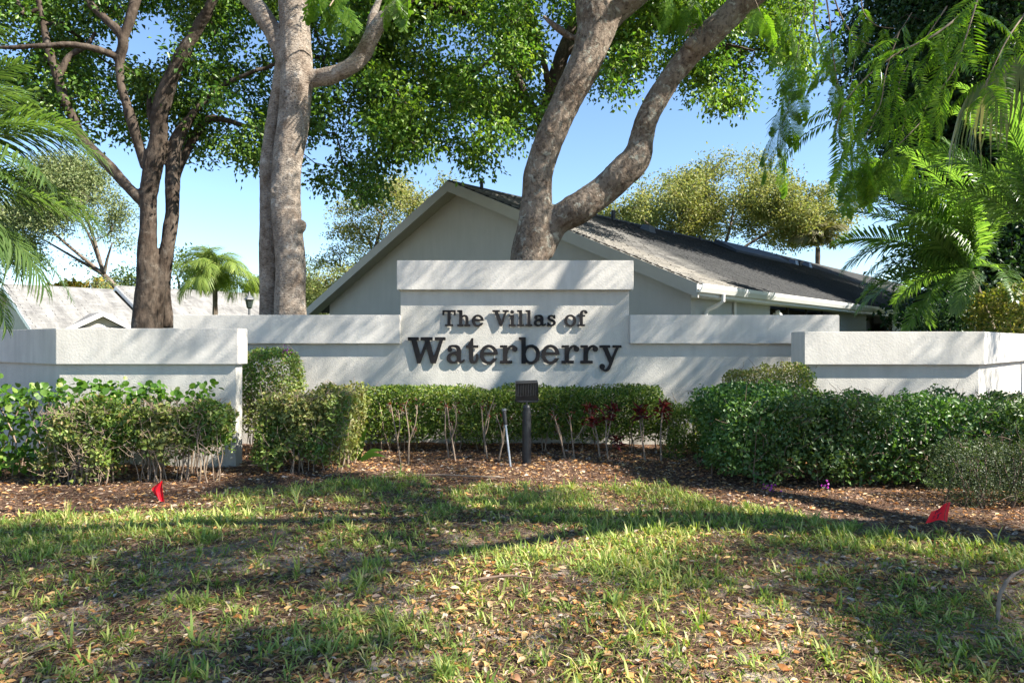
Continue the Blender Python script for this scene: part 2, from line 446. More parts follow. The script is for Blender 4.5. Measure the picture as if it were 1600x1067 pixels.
def soil():
    m, n, b = mat_new('sandy_mulch_soil')
    vec = coord(n)
    a = noise(n, vec, 1.3, 6, 0.7, 0.5)
    c = noise(n, vec, 30, 8, 0.8, 0.4)
    f = noise(n, vec, 160, 4, 0.7)
    mx = N(n, "ShaderNodeMath", operation='ADD'); n.links.new(c, mx.inputs[0]); n.links.new(f, mx.inputs[1])
    hf = N(n, "ShaderNodeMath", operation='MULTIPLY'); n.links.new(mx.outputs[0], hf.inputs[0]); hf.inputs[1].default_value = 0.5
    r1 = ramp(n, hf.outputs[0], [(0.36, (0.016, 0.009, 0.007)), (0.45, (0.055, 0.03, 0.021)), (0.54, (0.13, 0.078, 0.052)), (0.64, (0.27, 0.18, 0.12))])
    r2 = ramp(n, hf.outputs[0], [(0.36, (0.13, 0.105, 0.09)), (0.48, (0.36, 0.30, 0.25)), (0.60, (0.52, 0.46, 0.40))])
    sel = ramp(n, a, [(0.49, (0, 0, 0)), (0.60, (1, 1, 1))])
    sy = n.nodes.new("ShaderNodeSeparateXYZ"); n.links.new(vec, sy.inputs[0])
    my = N(n, "ShaderNodeMapRange"); my.inputs['From Min'].default_value = 6.3; my.inputs['From Max'].default_value = 4.2
    n.links.new(sy.outputs[1], my.inputs[0])
    ms_ = N(n, "ShaderNodeMath", operation='MULTIPLY'); n.links.new(sel.outputs[0], ms_.inputs[0]); n.links.new(my.outputs[0], ms_.inputs[1])
    m2 = N(n, "ShaderNodeMix", data_type='RGBA'); n.links.new(ms_.outputs[0], m2.inputs[0])
    n.links.new(r1.outputs[0], m2.inputs[6]); n.links.new(r2.outputs[0], m2.inputs[7])
    # grass beyond the walls
    g = ramp(n, noise(n, vec, 6, 6), [(0.35, (0.04, 0.07, 0.02)), (0.65, (0.10, 0.13, 0.04))])
    sx = n.nodes.new("ShaderNodeSeparateXYZ"); n.links.new(vec, sx.inputs[0])
    mr = N(n, "ShaderNodeMapRange"); mr.inputs['From Min'].default_value = 11.5; mr.inputs['From Max'].default_value = 12.5
    n.links.new(sx.outputs[1], mr.inputs[0])
    m3 = N(n, "ShaderNodeMix", data_type='RGBA'); n.links.new(mr.outputs[0], m3.inputs[0])
    n.links.new(m2.outputs[2], m3.inputs[6]); n.links.new(g.outputs[0], m3.inputs[7])
    n.links.new(m3.outputs[2], b.inputs['Base Color'])
    b.inputs['Roughness'].default_value = 0.95; b.inputs['Specular IOR Level'].default_value = 0.15
    bump(n, b, hf.outputs[0], 1.0, 0.03)
    return m
M['soil'] = soil()

# ------------------------------------------------------------------ leaf builders
def leaf_arrays(pos, L, W, d, nrm, fold=0.25, bend=0.15, round_=False, pt=0.0):
    """kite leaves: pos (N,3) base points; d directions; nrm normals"""
    n = len(pos)
    L = np.broadcast_to(np.asarray(L, float), (n,))[:, None]
    W = np.broadcast_to(np.asarray(W, float), (n,))[:, None]
    d = norm(d); s = norm(np.cross(d, nrm)); u = np.cross(s, d)
    if not round_:
        a = pos
        m = pos + d * L * 0.45 + u * W * fold
        t = pos + d * L - u * L * bend
        V = np.stack([a, m + s * W * 0.5, t, m - s * W * 0.5], 1).reshape(-1, 3)
        b = np.arange(n)[:, None] * 4
        Fc = np.concatenate([b + [0, 1, 2], b + [0, 2, 3]], 0)
        return V, Fc
    K = 8
    vs = []
    for k in range(K):
        an = 2 * math.pi * k / K
        cx = 0.5 - 0.5 * math.cos(an); sx = 0.5 * math.sin(an) * (1.0 + 0.12 * math.cos(an)) * abs(math.sin(an)) ** pt
        vs.append(pos + d * L * cx + s * W * sx + u * (abs(sx) * 2 * W * fold * 0.5 - L * bend * cx * cx))
    V = np.stack(vs, 1).reshape(-1, 3)
    b = np.arange(n)[:, None] * K
    Fc = np.concatenate([b + [0, k, k + 1] for k in range(1, K - 1)], 0)
    return V, Fc

def rdirs(n, zb=0.0, zs=1.0):
    v = R.normal(size=(n, 3)); v[:, 2] = v[:, 2] * zs + zb
    return norm(v)

def crown_mesh(name, centers, per, rad, L, W, droop=-0.25, flat=0.75):
    """clusters of leaves round the centres"""
    c = np.repeat(centers, per, 0)
    n = len(c)
    off = R.normal(size=(n, 3)) * rad * 0.5
    off[:, 2] *= flat
    pos = c + off
    d = norm(off * 0.8 / max(rad, 1e-3) + rdirs(n, droop))
    nr = rdirs(n, 0.9)
    s = R.uniform(0.65, 1.25, n)
    V, Fc = leaf_arrays(pos, L * s, W * s, d, nr)
    return np_mesh(name, V, Fc)

def grow(mb, limbs, centers, r_tip=0.006, pw=0.42, maxr=0.2, sides=5, wander=0.12):
    """join every leaf cluster to the limbs with twigs (nearest connected node first)"""
    nodes = [np.asarray(p, float) for p in limbs]
    NL = len(nodes)
    par = [-1] * NL
    cen = [np.asarray(c, float) for c in centers]
    arr = np.array(cen)
    conn = np.array(nodes)
    D = np.linalg.norm(arr[:, None, :] - conn[None, :, :], axis=2)
    best = D.argmin(1); bd = D.min(1)
    left = np.ones(len(arr), bool)
    cost_root = np.zeros(len(nodes)).tolist()
    for _ in range(len(arr)):
        j = int(np.where(left, bd, 1e9).argmin())
        left[j] = False
        nodes.append(arr[j]); par.append(int(best[j])); cost_root.append(cost_root[int(best[j])] + bd[j])
        k = len(nodes) - 1
        dd = np.linalg.norm(arr - arr[j], axis=1) * 1.0 + 0.10 * cost_root[k]
        up = left & (dd < bd)
        bd[up] = dd[up]; best[up] = k
    cnt = np.zeros(len(nodes))
    for k in range(len(nodes) - 1, NL - 1, -1):
        cnt[k] += 1
        cnt[par[k]] += cnt[k]
    for k in range(NL, len(nodes)):
        a = nodes[par[k]]; b = nodes[k]
        r1 = min(maxr, r_tip * cnt[k] ** pw)
        r0 = min(maxr, r_tip * max(cnt[k], 1) ** pw * 1.12)
        l = np.linalg.norm(b - a)
        mid = [a + (b - a) * t + R.normal(size=3) * wander * l * math.sin(math.pi * t) * 0.6 for t in (0.33, 0.66)]
        mb.tube([a, mid[0], mid[1], b], [r0, r0 * .97, r1 * 1.02, r1 * 0.95], sides, cap=False)

def trunk_mesh(name, limbs, Y, voxel=0.03, amp=0.012, knots=(), yo=None, freq=(6, 20), smi=5):
    """limbs: lists of (px, py, width_px[, depth]) ; fused by voxel remesh, then roughened"""
    mb = MB()
    pts_all = []
    for li, limb in enumerate(limbs):
        rows = []
        for q in limb:
            y = q[3] if len(q) > 3 else Y
            p = P(q[0], q[1], y)
            if q[1] > 9000: p = np.array(((q[0] - 800) / F * y, y, -0.2))
            rows.append([*p, q[2] / 2 / F * y])
        rows = spline(rows, 5)
        mb.tube(rows[:, :3], list(np.maximum(rows[:, 3], 0.01)), 14)
        pts_all.append(rows)
    for (kx, ky, ky_d, kr) in knots:
        c = P(kx, ky, ky_d)
        ring = []
        for k in range(15):
            an = 2 * math.pi * k / 14
            ring.append(c + np.array((math.cos(an) * kr * .85, 0, math.sin(an) * kr)))
        mb.tube(ring, kr * 0.38, 7, cap=False)
    m = mb.mesh(name)
    o = bpy.data.objects.new("tmp", m); C.objects.link(o)
    md = o.modifiers.new("r", 'REMESH'); md.mode = 'VOXEL'; md.voxel_size = voxel
    ms = o.modifiers.new("s", 'SMOOTH'); ms.factor = 0.5; ms.iterations = smi
    dg = bpy.context.evaluated_depsgraph_get()
    me = bpy.data.meshes.new_from_object(o.evaluated_get(dg))
    bpy.data.objects.remove(o); bpy.data.meshes.remove(m)
    n = len(me.vertices)
    co = np.empty(n * 3, np.float32); me.vertices.foreach_get("co", co); co = co.reshape(-1, 3).astype(float)
    no = np.empty(n * 3, np.float32); me.vertex_normals.foreach_get("vector", no) if hasattr(me, "vertex_normals") else me.vertices.foreach_get("normal", no)
    no = no.reshape(-1, 3)
    q = co * np.array((1, 1, 0.35))
    h = (vnoise(co, 2.2, 5) - .5) * 3.0 + (vnoise(q, freq[0], 1) - .5) * 1.6 + (vnoise(q, freq[1], 2) - .5) * 1.0
    co = co + no * (h * amp)[:, None]
    me.vertices.foreach_set("co", co.astype(np.float32).ravel())
    me.polygons.foreach_set("use_smooth", np.ones(len(me.polygons), dtype=bool))
    me.name = name
    me.update()
    return me, pts_all

# ------------------------------------------------------------------ ground
def gz(x, y):
    x = np.asarray(x, float); y = np.asarray(y, float)
    fade = np.clip((14 - y) / 3, 0, 1)
    z = (n2(x, y, 0.8, 3) - .5) * 0.05 + (n2(x, y, 3.1, 4) - .5) * 0.022 + (n2(x, y, 9, 5) - .5) * 0.008
    return z * fade * np.clip((12 - np.abs(x)) / 3, 0, 1)

BX = np.array([-9, -6, -4.33, -3.5, -2.68, -1.4, 0, 1.39, 2.08, 2.92, 3.61, 6, 9])
BY = np.array([5.0, 5.4, 5.78, 6.23, 7.15, 7.5, 7.5, 7.3, 6.35, 5.67, 4.95, 4.2, 4.0])
def bed(x, y):
    """>0 inside the mulch bed"""
    return y - np.interp(x, BX, BY) - (n2(x, y, 1.7, 9) - .5) * 0.7 - (n2(x, y, 5, 10) - .5) * 0.5

gx = np.unique(np.concatenate([np.linspace(-9, 9, 301), np.array([-400, -200, -100, -50, -25, -14, 14, 25, 50, 100, 200, 400.])]))
gy = np.unique(np.concatenate([np.linspace(1.0, 12, 221), np.array([-60, -20, -6, -2, 0, 14, 18, 25, 40, 80, 150, 300, 700.])]))
GX, GY = np.meshgrid(gx, gy)
GZ = gz(GX, GY)
V = np.stack([GX.ravel(), GY.ravel(), GZ.ravel()], 1)
nx = len(gx)
ii = (np.arange(len(gy) - 1)[:, None] * nx + np.arange(nx - 1)[None, :]).ravel()
ground = link("ground", np_mesh("ground", V, np.stack([ii, ii + 1, ii + nx + 1, ii + nx], 1), True), M['soil'])
ground["kind"] = "structure"

# ------------------------------------------------------------------ glyphs (slab serif letters built from shapes)
class Glyph:
    RES = 150
    def __init__(s, w, lo=-0.42, hi=1.1):
        s.lo = lo; s.x0 = -0.1
        k = s.RES
        xs = np.arange(int((w + 0.2) * k)) / k + s.x0
        ys = np.arange(int((hi - lo) * k)) / k + lo
        s.X, s.Y = np.meshgrid(xs, ys)
        s.m = np.zeros_like(s.X, bool)
    def ell(s, cx, cy, rx, ry): return ((s.X - cx) / rx) ** 2 + ((s.Y - cy) / ry) ** 2 <= 1
    def poly_m(s, pts):
        ins = np.zeros_like(s.m)
        n = len(pts)
        for i in range(n):
            x1, y1 = pts[i]; x2, y2 = pts[(i + 1) % n]
            if y1 == y2: continue
            c = ((y1 > s.Y) != (y2 > s.Y)) & (s.X < (x2 - x1) * (s.Y - y1) / (y2 - y1) + x1)
            ins ^= c
        return ins
    def poly(s, *pts): s.m |= s.poly_m(pts); return s
    def rect(s, x0, x1, y0, y1): s.m |= (s.X >= x0) & (s.X <= x1) & (s.Y >= y0) & (s.Y <= y1); return s
    def dot(s, cx, cy, r, ry=None): s.m |= s.ell(cx, cy, r, ry or r); return s
    def ring(s, cx, cy, rx, ry, ix, iy, dx=0): s.m |= s.ell(cx, cy, rx, ry) & ~s.ell(cx + dx, cy, ix, iy); return s
    def stroke(s, pts, ws):
        rows = spline([[*p, q] for p, q in zip(pts, ws)], 12)
        for a, b in zip(rows[:-1], rows[1:]):
            d = b[:2] - a[:2]; l2 = d @ d + 1e-12
            t = np.clip(((s.X - a[0]) * d[0] + (s.Y - a[1]) * d[1]) / l2, 0, 1)
            r = (a[2] + (b[2] - a[2]) * t) / 2
            s.m |= (s.X - a[0] - d[0] * t) ** 2 + (s.Y - a[1] - d[1] * t) ** 2 <= r * r
        return s
    def cut(s, mask): s.m &= ~mask; return s
    def loops(s):
        g = s.m.astype(float)
        for _ in range(2):
            g = (np.pad(g, 1)[:-2, 1:-1] + 2 * g + np.pad(g, 1)[2:, 1:-1]) / 4
            g = (np.pad(g, 1)[1:-1, :-2] + 2 * g + np.pad(g, 1)[1:-1, 2:]) / 4
        h, w_ = g.shape
        nxt = {}
        ptv = {}
        def ept(kind, i, j):
            key = (kind, i, j)
            if key not in ptv:
                if kind == 0: a, b = g[i, j], g[i, j + 1]; t = (0.5 - a) / (b - a); ptv[key] = (j + t, i)
                else: a, b = g[i, j], g[i + 1, j]; t = (0.5 - a) / (b - a); ptv[key] = (j, i + t)
            return key
        B = g > 0.5
        mixed = (B[:-1, :-1].astype(int) + B[:-1, 1:] + B[1:, :-1] + B[1:, 1:])
        T = {1: [(3, 0)], 2: [(0, 1)], 3: [(3, 1)], 4: [(1, 2)], 5: [(3, 2), (1, 0)], 6: [(0, 2)], 7: [(3, 2)], 8: [(2, 3)], 9: [(2, 0)],
             10: [(0, 3), (2, 1)], 11: [(2, 1)], 12: [(1, 3)], 13: [(1, 0)], 14: [(0, 3)]}
        for i, j in zip(*np.where((mixed > 0) & (mixed < 4))):
            c = B[i, j] * 1 + B[i, j + 1] * 2 + B[i + 1, j + 1] * 4 + B[i + 1, j] * 8
            e = [lambda: ept(0, i, j), lambda: ept(1, i, j + 1), lambda: ept(0, i + 1, j), lambda: ept(1, i, j)]
            for a, b in T[int(c)]:
                nxt[e[a]()] = e[b]()
        out = []
        while nxt:
            st = next(iter(nxt)); cur = st; lp = []
            while cur in nxt:
                lp.append(ptv[cur]); cur = nxt.pop(cur)
            if len(lp) > 8:
                lp = np.array(lp) / s.RES + np.array((s.x0, s.lo))
                keep = rdp(np.vstack([lp, lp[:1]]), 0.0022)
                out.append(keep[:-1])
        return out

def rdp(p, eps):
    n = len(p); keep = np.zeros(n, bool); keep[0] = keep[-1] = True
    far = int(np.linalg.norm(p - p[0], axis=1).argmax()); keep[far] = True
    st = [(0, far), (far, n - 1)]
    while st:
        a, b = st.pop()
        if b <= a + 1: continue
        d = p[b] - p[a]; l = np.linalg.norm(d)
        q = p[a + 1:b] - p[a]
        e = np.abs(q[:, 0] * d[1] - q[:, 1] * d[0]) / l if l > 1e-9 else np.linalg.norm(q, axis=1)
        k = int(e.argmax())
        if e[k] > eps:
            keep[a + 1 + k] = True; st += [(a, a + 1 + k), (a + 1 + k, b)]
    return p[keep]

XH = 0.70; SH = 0.105; TK = 0.165
def G_T():
    g = Glyph(.78); g.rect(0, .76, 1 - SH, 1); g.rect(.38 - TK / 2, .38 + TK / 2, 0, 1); g.rect(.16, .60, 0, SH)
    g.poly((0, 1), (.10, 1), (.07, .70), (.0, .70)); g.poly((.76, 1), (.66, 1), (.69, .70), (.76, .70)); return g, .80
def G_h():
    g = Glyph(.78); g.rect(.12, .12 + TK, 0, 1); g.rect(0, .2, 1 - SH, 1); g.rect(0, .34, 0, SH); g.rect(.43, .76, 0, SH)
    g.stroke([(.2, .45), (.30, .60), (.42, .655), (.53, .60), (.565, .46), (.565, .3)], [.08, .09, .105, .14, TK, TK]); g.rect(.565 - TK / 2, .565 + TK / 2, 0, .4)
    return g, .79
def G_e():
    g = Glyph(.72); g.ring(.35, .34, .35, .375, .20, .27, .0)
    g.m |= g.ell(.35, .34, .35, .375) & (g.Y > .33) & (g.Y < .33 + SH * .95)
    g.cut((g.X > .34) & (g.Y < .33) & (g.Y > .235)); g.cut((g.X > .5) & (g.Y > .2) & (g.Y < .33))
    return g, .74
def G_V():
    g = Glyph(.98); g.rect(0, .42, 1 - SH, 1); g.rect(.60, .96, 1 - SH, 1)
    g.poly((.09, .97), (.29, .97), (.56, .22), (.49, 0), (.43, 0)); g.poly((.43, 0), (.55, 0), (.86, .97), (.75, .97), (.50, .22)); return g, .90
def G_i():
    g = Glyph(.38); g.rect(.11, .11 + TK, 0, XH); g.rect(0, .2, XH - SH, XH); g.rect(0, .385, 0, SH); g.dot(.185, .89, .105); return g, .42
def G_l():
    g = Glyph(.38); g.rect(.11, .11 + TK, 0, 1); g.rect(0, .2, 1 - SH, 1); g.rect(0, .385, 0, SH); return g, .42
def G_a():
    g = Glyph(.70); g.dot(.125, .525, .088)
    g.stroke([(.075, .56), (.13, .645), (.27, .665), (.41, .63), (.475, .50), (.475, .34), (.475, .2)], [.09, .085, .09, .13, TK, TK, TK])
    g.stroke([(.475, .2), (.50, .09), (.56, .05), (.64, .085), (.675, .125)], [TK, .12, .09, .075, .07])
    g.ring(.245, .205, .245, .215, .125, .13, .03)
    g.cut((g.X > .475) & (g.Y < .42) & g.ell(.245, .205, .245, .215) & ~((g.X < .56))); g.stroke([(.475, .40), (.35, .425), (.26, .405)], [.09, .085, .075]); return g, .70
def G_s():
    g = Glyph(.56); g.stroke([(.43, .53), (.36, .63), (.25, .655), (.13, .61), (.10, .51), (.17, .42), (.33, .345), (.44, .25), (.42, .12), (.30, .035), (.18, .05), (.08, .17)],
                             [.08, .08, .085, .11, .13, .14, .15, .14, .13, .085, .08, .08])
    g.rect(.42, .49, .47, .70); g.rect(.02, .09, -.01, .23); return g, .55
def G_o():
    g = Glyph(.70); g.ring(.345, .345, .345, .375, .19, .28); return g, .71
def G_f():
    g = Glyph(.62); g.rect(.13, .13 + TK, 0, .80); g.rect(0, .42, 0, SH); g.rect(0, .44, XH - SH, XH)
    g.stroke([(.213, .72), (.235, .87), (.33, .965), (.46, .955), (.50, .90)], [TK, .14, .09, .08, .09]); g.dot(.485, .875, .09); return g, .56
def G_W():
    g = Glyph(1.48); g.rect(0, .42, 1 - .115, 1); g.rect(.49, .95, 1 - .115, 1); g.rect(1.04, 1.455, 1 - .115, 1)
    g.poly((.11, .95), (.31, .95), (.50, .26), (.47, 0), (.36, 0)); g.poly((.36, 0), (.475, 0), (.775, .80), (.72, .95), (.45, .25))
    g.poly((.62, .95), (.82, .95), (1.01, .26), (.985, 0), (.88, 0)); g.poly((.88, 0), (1.08, 0), (1.375, .95), (1.25, .95), (1.0, .25)); return g, 1.455
def G_t():
    g = Glyph(.52); g.rect(.125, .125 + TK, .15, .80); g.poly((.0, XH - SH), (.13, XH - SH), (.29, XH), (.29, .97), (.23, .97)); g.rect(0, .48, XH - SH, XH)
    g.cut(g.ell(.0, .99, .18, .26))
    g.stroke([(.208, .25), (.225, .10), (.31, .045), (.41, .09), (.44, .22), (.44, .33)], [TK, .15, .11, .10, .09, .085]); return g, .50
def G_r():
    g = Glyph(.70); g.rect(.12, .12 + TK, 0, XH); g.rect(0, .2, XH - SH, XH); g.rect(0, .47, 0, SH)
    g.stroke([(.25, .36), (.29, .52), (.38, .63), (.50, .66), (.59, .60)], [.08, .085, .09, .095, .10]); g.dot(.575, .55, .105); return g, .69
def G_b():
    g = Glyph(.84); g.rect(.10, .10 + TK, 0, 1); g.rect(0, .2, 1 - SH, 1); g.ring(.475, .345, .35, .375, .20, .275, -.01)
    g.cut((g.X < .10) & (g.Y < .85)); return g, .83
def G_y():
    g = Glyph(.88); g.rect(0, .41, XH - .095, XH); g.rect(.51, .85, XH - .095, XH)
    g.poly((.09, .68), (.27, .68), (.50, .15), (.43, -.02), (.39, -.02)); g.stroke([(.715, .66), (.55, .28), (.42, -.05), (.33, -.22), (.22, -.265), (.12, -.22)], [.10, .10, .115, .11, .085, .085])
    g.dot(.105, -.12, .105); g.cut((g.Y > XH)); return g, .84
GLY = {'T': G_T, 'h': G_h, 'e': G_e, 'V': G_V, 'i': G_i, 'l': G_l, 'a': G_a, 's': G_s, 'o': G_o, 'f': G_f, 'W': G_W, 't': G_t, 'r': G_r, 'b': G_b, 'y': G_y}
gcache = {}
def glyph(ch):
    if ch not in gcache:
        g, adv = GLY[ch]()
        gcache[ch] = (g.loops(), adv)
    return gcache[ch]

def letter_mesh(ch, size, thick, grow_=0.0):
    loops, adv = glyph(ch)
    cu = bpy.data.curves.new("g", 'CURVE'); cu.dimensions = '2D'; cu.fill_mode = 'BOTH'
    cu.extrude = thick / 2; cu.bevel_depth = 0.0012; cu.offset = grow_ - 0.0012
    for lp in loops:
        sp = cu.splines.new('POLY'); sp.points.add(len(lp) - 1)
        arr = np.zeros((len(lp), 4)); arr[:, 0] = lp[:, 0] * size; arr[:, 1] = lp[:, 1] * size; arr[:, 3] = 1
        sp.points.foreach_set("co", arr.ravel()); sp.use_cyclic_u = True
    o = bpy.data.objects.new("tmp", cu)
    me = bpy.data.meshes.new_from_object(o)
    bpy.data.objects.remove(o); bpy.data.curves.remove(cu)
    me.name = "letter"
    return me

# ------------------------------------------------------------------ the sign wall
YW = 10.30   # front of the rough stucco
OV = 0.075   # cap overhang
YC = YW - OV
def X(px, Y): return (px - 800) / F * Y
def Z(py, Y): return EYE - (py - HOR) / F * Y
sign = thing("sign_wall", "long pale stucco entrance wall with raised middle and dark lettering", "sign wall", (0, YW, 0))
def loc_box(mb, x0, x1, y0, y1, z0, z1): return mb.box(x0, x1, y0 - YW, y1 - YW, z0, z1)
wz = Z(537, YC); wt = Z(492, YC)
bz = Z(453, YC); bt = Z(407, YC)
bx0, bx1 = X(620, YC), X(990, YC)
lx0 = X(270, YC); rx1 = X(1312, YC)
loc_box(MB(), lx0 + .06, rx1 - .06, YW, YW + .30, -.15, wz - .001).build("wall", M['stucco'], sign)
loc_box(MB(), X(626, YW), X(983, YW), YW, YW + .32, wz, bz - .001).build("raised_panel", M['stucco'], sign)
loc_box(MB(), lx0, X(626, YW) - .001, YC, YW + .37, wz, wt).build("wall_cap", M['cap'], sign, bevel=0.008)
loc_box(MB(), X(983, YW) + .001, rx1, YC, YW + .37, wz, wt).build("wall_cap", M['cap'], sign, bevel=0.008)
loc_box(MB(), bx0, bx1, YC - .012, YW + .40, bz, bt).build("top_cap", M['cap'], sign, bevel=0.008)
# lower, in front of the wall below the wing level the panel is flush with the wall

def write(text, px0, px1, base_py, cap_px, track, space, gr=0.0):
    size = cap_px / F * YW
    adv = []
    x = 0
    items = []
    for ch in text:
        if ch == ' ': x += space; continue
        _, a = glyph(ch)
        items.append((ch, x)); x += a + track
    total = x - track
    sx = (px1 - px0) / F * YW / (total * size)
    for ch, xo in items:
        me = letter_mesh(ch, size, 0.022, gr)
        o = link("letter", me, M['letter'], sign)
        o["label"] = "dark raised letter " + ch
        o.scale = (sx, 1, 1)
        o.rotation_euler = (math.radians(90), 0, 0)
        # front of letters 40 mm proud of the stucco
        o.location = (X(px0, YW) + xo * size * sx, -0.030, Z(base_py, YW))
write("The Villas of", 692, 917, 509.5, 24.5, 0.075, 0.42, 0.0026)
write("Waterberry", 638, 970, 567.6, 40.6, 0.045, 0.3, 0.001)

# left wing wall (two legs)
YL = 8.40
wing = thing("wing_wall", "lower pale stucco wall at the left behind round leaved shrubs, bending away at its far end", "wall", (0, 0, 0))
def leg2(name_mats, x_a, y_a, x_b, y_b, x_c, y_c, thick, ov, zb, zt, parent):
    """polyline a-b-c (front face), thickness behind"""
    def off(p, q, d):
        t = norm(np.array(q) - np.array(p)); nrm = np.array((-t[1], t[0]))
        return np.array(p) + nrm * d, np.array(q) + nrm * d
    def poly(d0, d1, e):
        a, b, c = np.array((x_a, y_a)), np.array((x_b, y_b)), np.array((x_c, y_c))
        t1 = norm(b - a); t2 = norm(c - b); n1 = np.array((-t1[1], t1[0])); n2_ = np.array((-t2[1], t2[0]))
        bis = norm(n1 + n2_); k = 1 / max(0.3, bis @ n1)
        A = a - t1 * e; Cc = c + t2 * e
        return [tuple(A + n1 * d0), tuple(b + bis * k * d0), tuple(Cc + n2_ * d0), tuple(Cc + n2_ * d1), tuple(b + bis * k * d1), tuple(A + n1 * d1)]
    MB().prism(poly(0, thick, 0), -.15, zb - .001).build("wall", M['stucco'], parent)
    MB().prism(poly(-ov, thick + ov, ov), zb, zt).build("wall_cap", M['cap'], parent, bevel=0.008)
YLf = YL + .05
leg2(None, -8.6, 10.6, -5.60, YLf, X(372, YL) - .05, YLf, 0.20, 0.05, Z(569.5, YL), Z(513, YL), wing)
YR = 9.20
wing2 = thing("wing_wall", "lower pale stucco wall at the right above the long clipped hedge, its end turning away", "wall", (0, 0, 0))
YRf = YR + .07
leg2(None, X(1258, YR) + .06, YRf, X(1535, YR) + .0, YRf, X(1535, YR) + 4.0, YRf + 4.0, 0.30, 0.07, Z(570, YR), Z(518, YR), wing2)

# ------------------------------------------------------------------ floodlight, pole, flags
fl = thing("floodlight", "black floodlight with ribbed back on a thick post in front of the sign", "floodlight", (X(823, 8.7), 8.7, 0))
MB().tube([(0, 0, -.1), (0, 0, .60), (0, 0, .645)], [.058, .056, .056], 20).build("post", M['black'], fl, smooth=False)
MB().tube([(0, 0, .64), (0, 0, .70), (0, 0, .725), (0, 0, .735)], [.048, .048, .038, .018], 20).build("post_cap", M['black'], fl)
MB().tube([(0, 0, .73), (0, 0, .78)], .014, 10).tube([(-.10, 0, .77), (.10, 0, .77)], .011, 8).tube([(-.15, .005, .80), (-.13, 0, .77), (-.1, 0, .77)], .009, 6).tube([(.15, .005, .80), (.13, 0, .77), (.1, 0, .77)], .009, 6).build("bracket", M['black'], fl)
head = link("lamp_head", None, None, fl)
head.location = (0, 0, .90); head.rotation_euler = (math.radians(14), math.radians(-2), math.radians(4))
hb = MB().xprism([(-.135, -.115), (.135, -.115), (.135, .115), (-.135, .115)], .0, .07)
hb.box(-.14, .14, .05, .085, -.12, .12)
hb.box(-.137, .137, -.03, -.001, -.117, -.05)
hm = link("housing", hb.mesh("housing"), M['black'], head)
for k in range(13):
    xx = -.126 + k * .021
    f_ = MB().box(xx - .0025, xx + .0025, -.042, -.002, -.048, .113)
    link("fin", f_.mesh("fin"), M['fin'], head)
link("rim", MB().box(-.142, .142, -.046, .02, .1155, .127).box(-.143, -.1365, -.046, .02, -.12, .115).box(.1365, .143, -.046, .02, -.12, .115).mesh("rim"), M['black'], head)

pole = thing("garden_stake", "slim grey metal pole with black grip leaning left of the floodlight", "pole", (X(798, 8.4), 8.4, 0))
a0 = np.array((0.0, 0, -.02)); a1 = np.array((X(787, 8.5) - X(798, 8.4), .12, .70))
def lp(t): return a0 + (a1 - a0) * t
MB().tube([lp(0), lp(.72)], .0135, 12).tube([lp(.70), lp(.72)], .017, 12).build("tube", M['alu'], pole)
MB().tube([lp(.721), lp(.74), lp(.93), lp(.95)], [.019, .021, .024, .021], 12).build("grip", M['rubber'], pole)
MB().tube([lp(.951), lp(.96), lp(.99), lp(1.0)], [.026, .031, .030, .022], 12).build("end_knob", M['fin'], pole)

def sheet(fn, nu=9, nv=9, th=0.0006):
    V = []; 
    for i in range(nv):
        for j in range(nu): V.append(fn(j / (nu - 1), i / (nv - 1)))
    V = np.array(V)
    fs = [(i * nu + j, i * nu + j + 1, (i + 1) * nu + j + 1, (i + 1) * nu + j) for i in range(nv - 1) for j in range(nu - 1)]
    return V, fs
YF = 5.33
flag1 = thing("marker_flag", "flat red survey flag with black writing beside the small grey-green shrub", "flag", (X(1474, YF), YF, 0), group="red survey flags")
def F1(u, v, off=0.0):
    # u from wire (0) to free end (1); v bottom to top
    x_w = X(1480, YF) - X(1474, YF) + (0.030 * v)
    x = x_w - 0.165 * u + 0.0 * v - (0.02 * (1 - v) * u)
    z = 0.115 + 0.155 * v * (1 - .42 * u) + 0.012 * math.sin(u * 3.1) * (1 - v) + 0.006 * math.sin(u * 6) - 0.004 * max(0, u - .8) * 5 * (1 - v)
    y = 0.007 * math.sin(u * 5.2 + v * .8) - 0.02 * u + off
    return (x, y, z)
Vf, ff = sheet(F1, 13, 9)
m_ = MB(); m_.add(Vf, ff); m_.build("flag", M['flag'], flag1, smooth=True)
MB().tube([(0, 0, -.03), (.006, 0, .10), (.013, .001, .18), (.04, .001, .275)], .0016, 6).build("wire", M['wire'], flag1)
ink = MB()
def inkline(pts, w_):
    for (u0, v0), (u1, v1) in zip(pts[:-1], pts[1:]):
        du, dv = u1 - u0, v1 - v0; l = math.hypot(du, dv) + 1e-9; a, b = -dv / l * w_, du / l * w_
        K = 3
        for k in range(K):
            s0, s1 = k / K, (k + 1) / K
            q = [(u0 + du * s0 + a, v0 + dv * s0 + b), (u0 + du * s1 + a, v0 + dv * s1 + b), (u0 + du * s1 - a, v0 + dv * s1 - b), (u0 + du * s0 - a, v0 + dv * s0 - b)]
            ink.add([F1(x, y, -0.0012) for x, y in q], [(0, 1, 2, 3)])
inkline([(.74, .92), (.74, .66)], .022)
inkline([(.58, .90), (.66, .82), (.62, .68), (.52, .68), (.50, .82), (.58, .90)], .022)
inkline([(.38, .94), (.36, .84)], .018)
inkline([(.56, .42), (.34, .46)], .03); inkline([(.46, .44), (.47, .12)], .035)
inkline([(.80, .48), (.68, .46), (.74, .34), (.74, .28)], .02)
ink.build("writing", M['ink'], flag1, kind="stuff")
YF2 = 6.45
flag2 = thing("marker_flag", "folded limp red survey flag at the mulch edge in front of the left hedge", "flag", (X(257, YF2), YF2, 0), group="red survey flags")
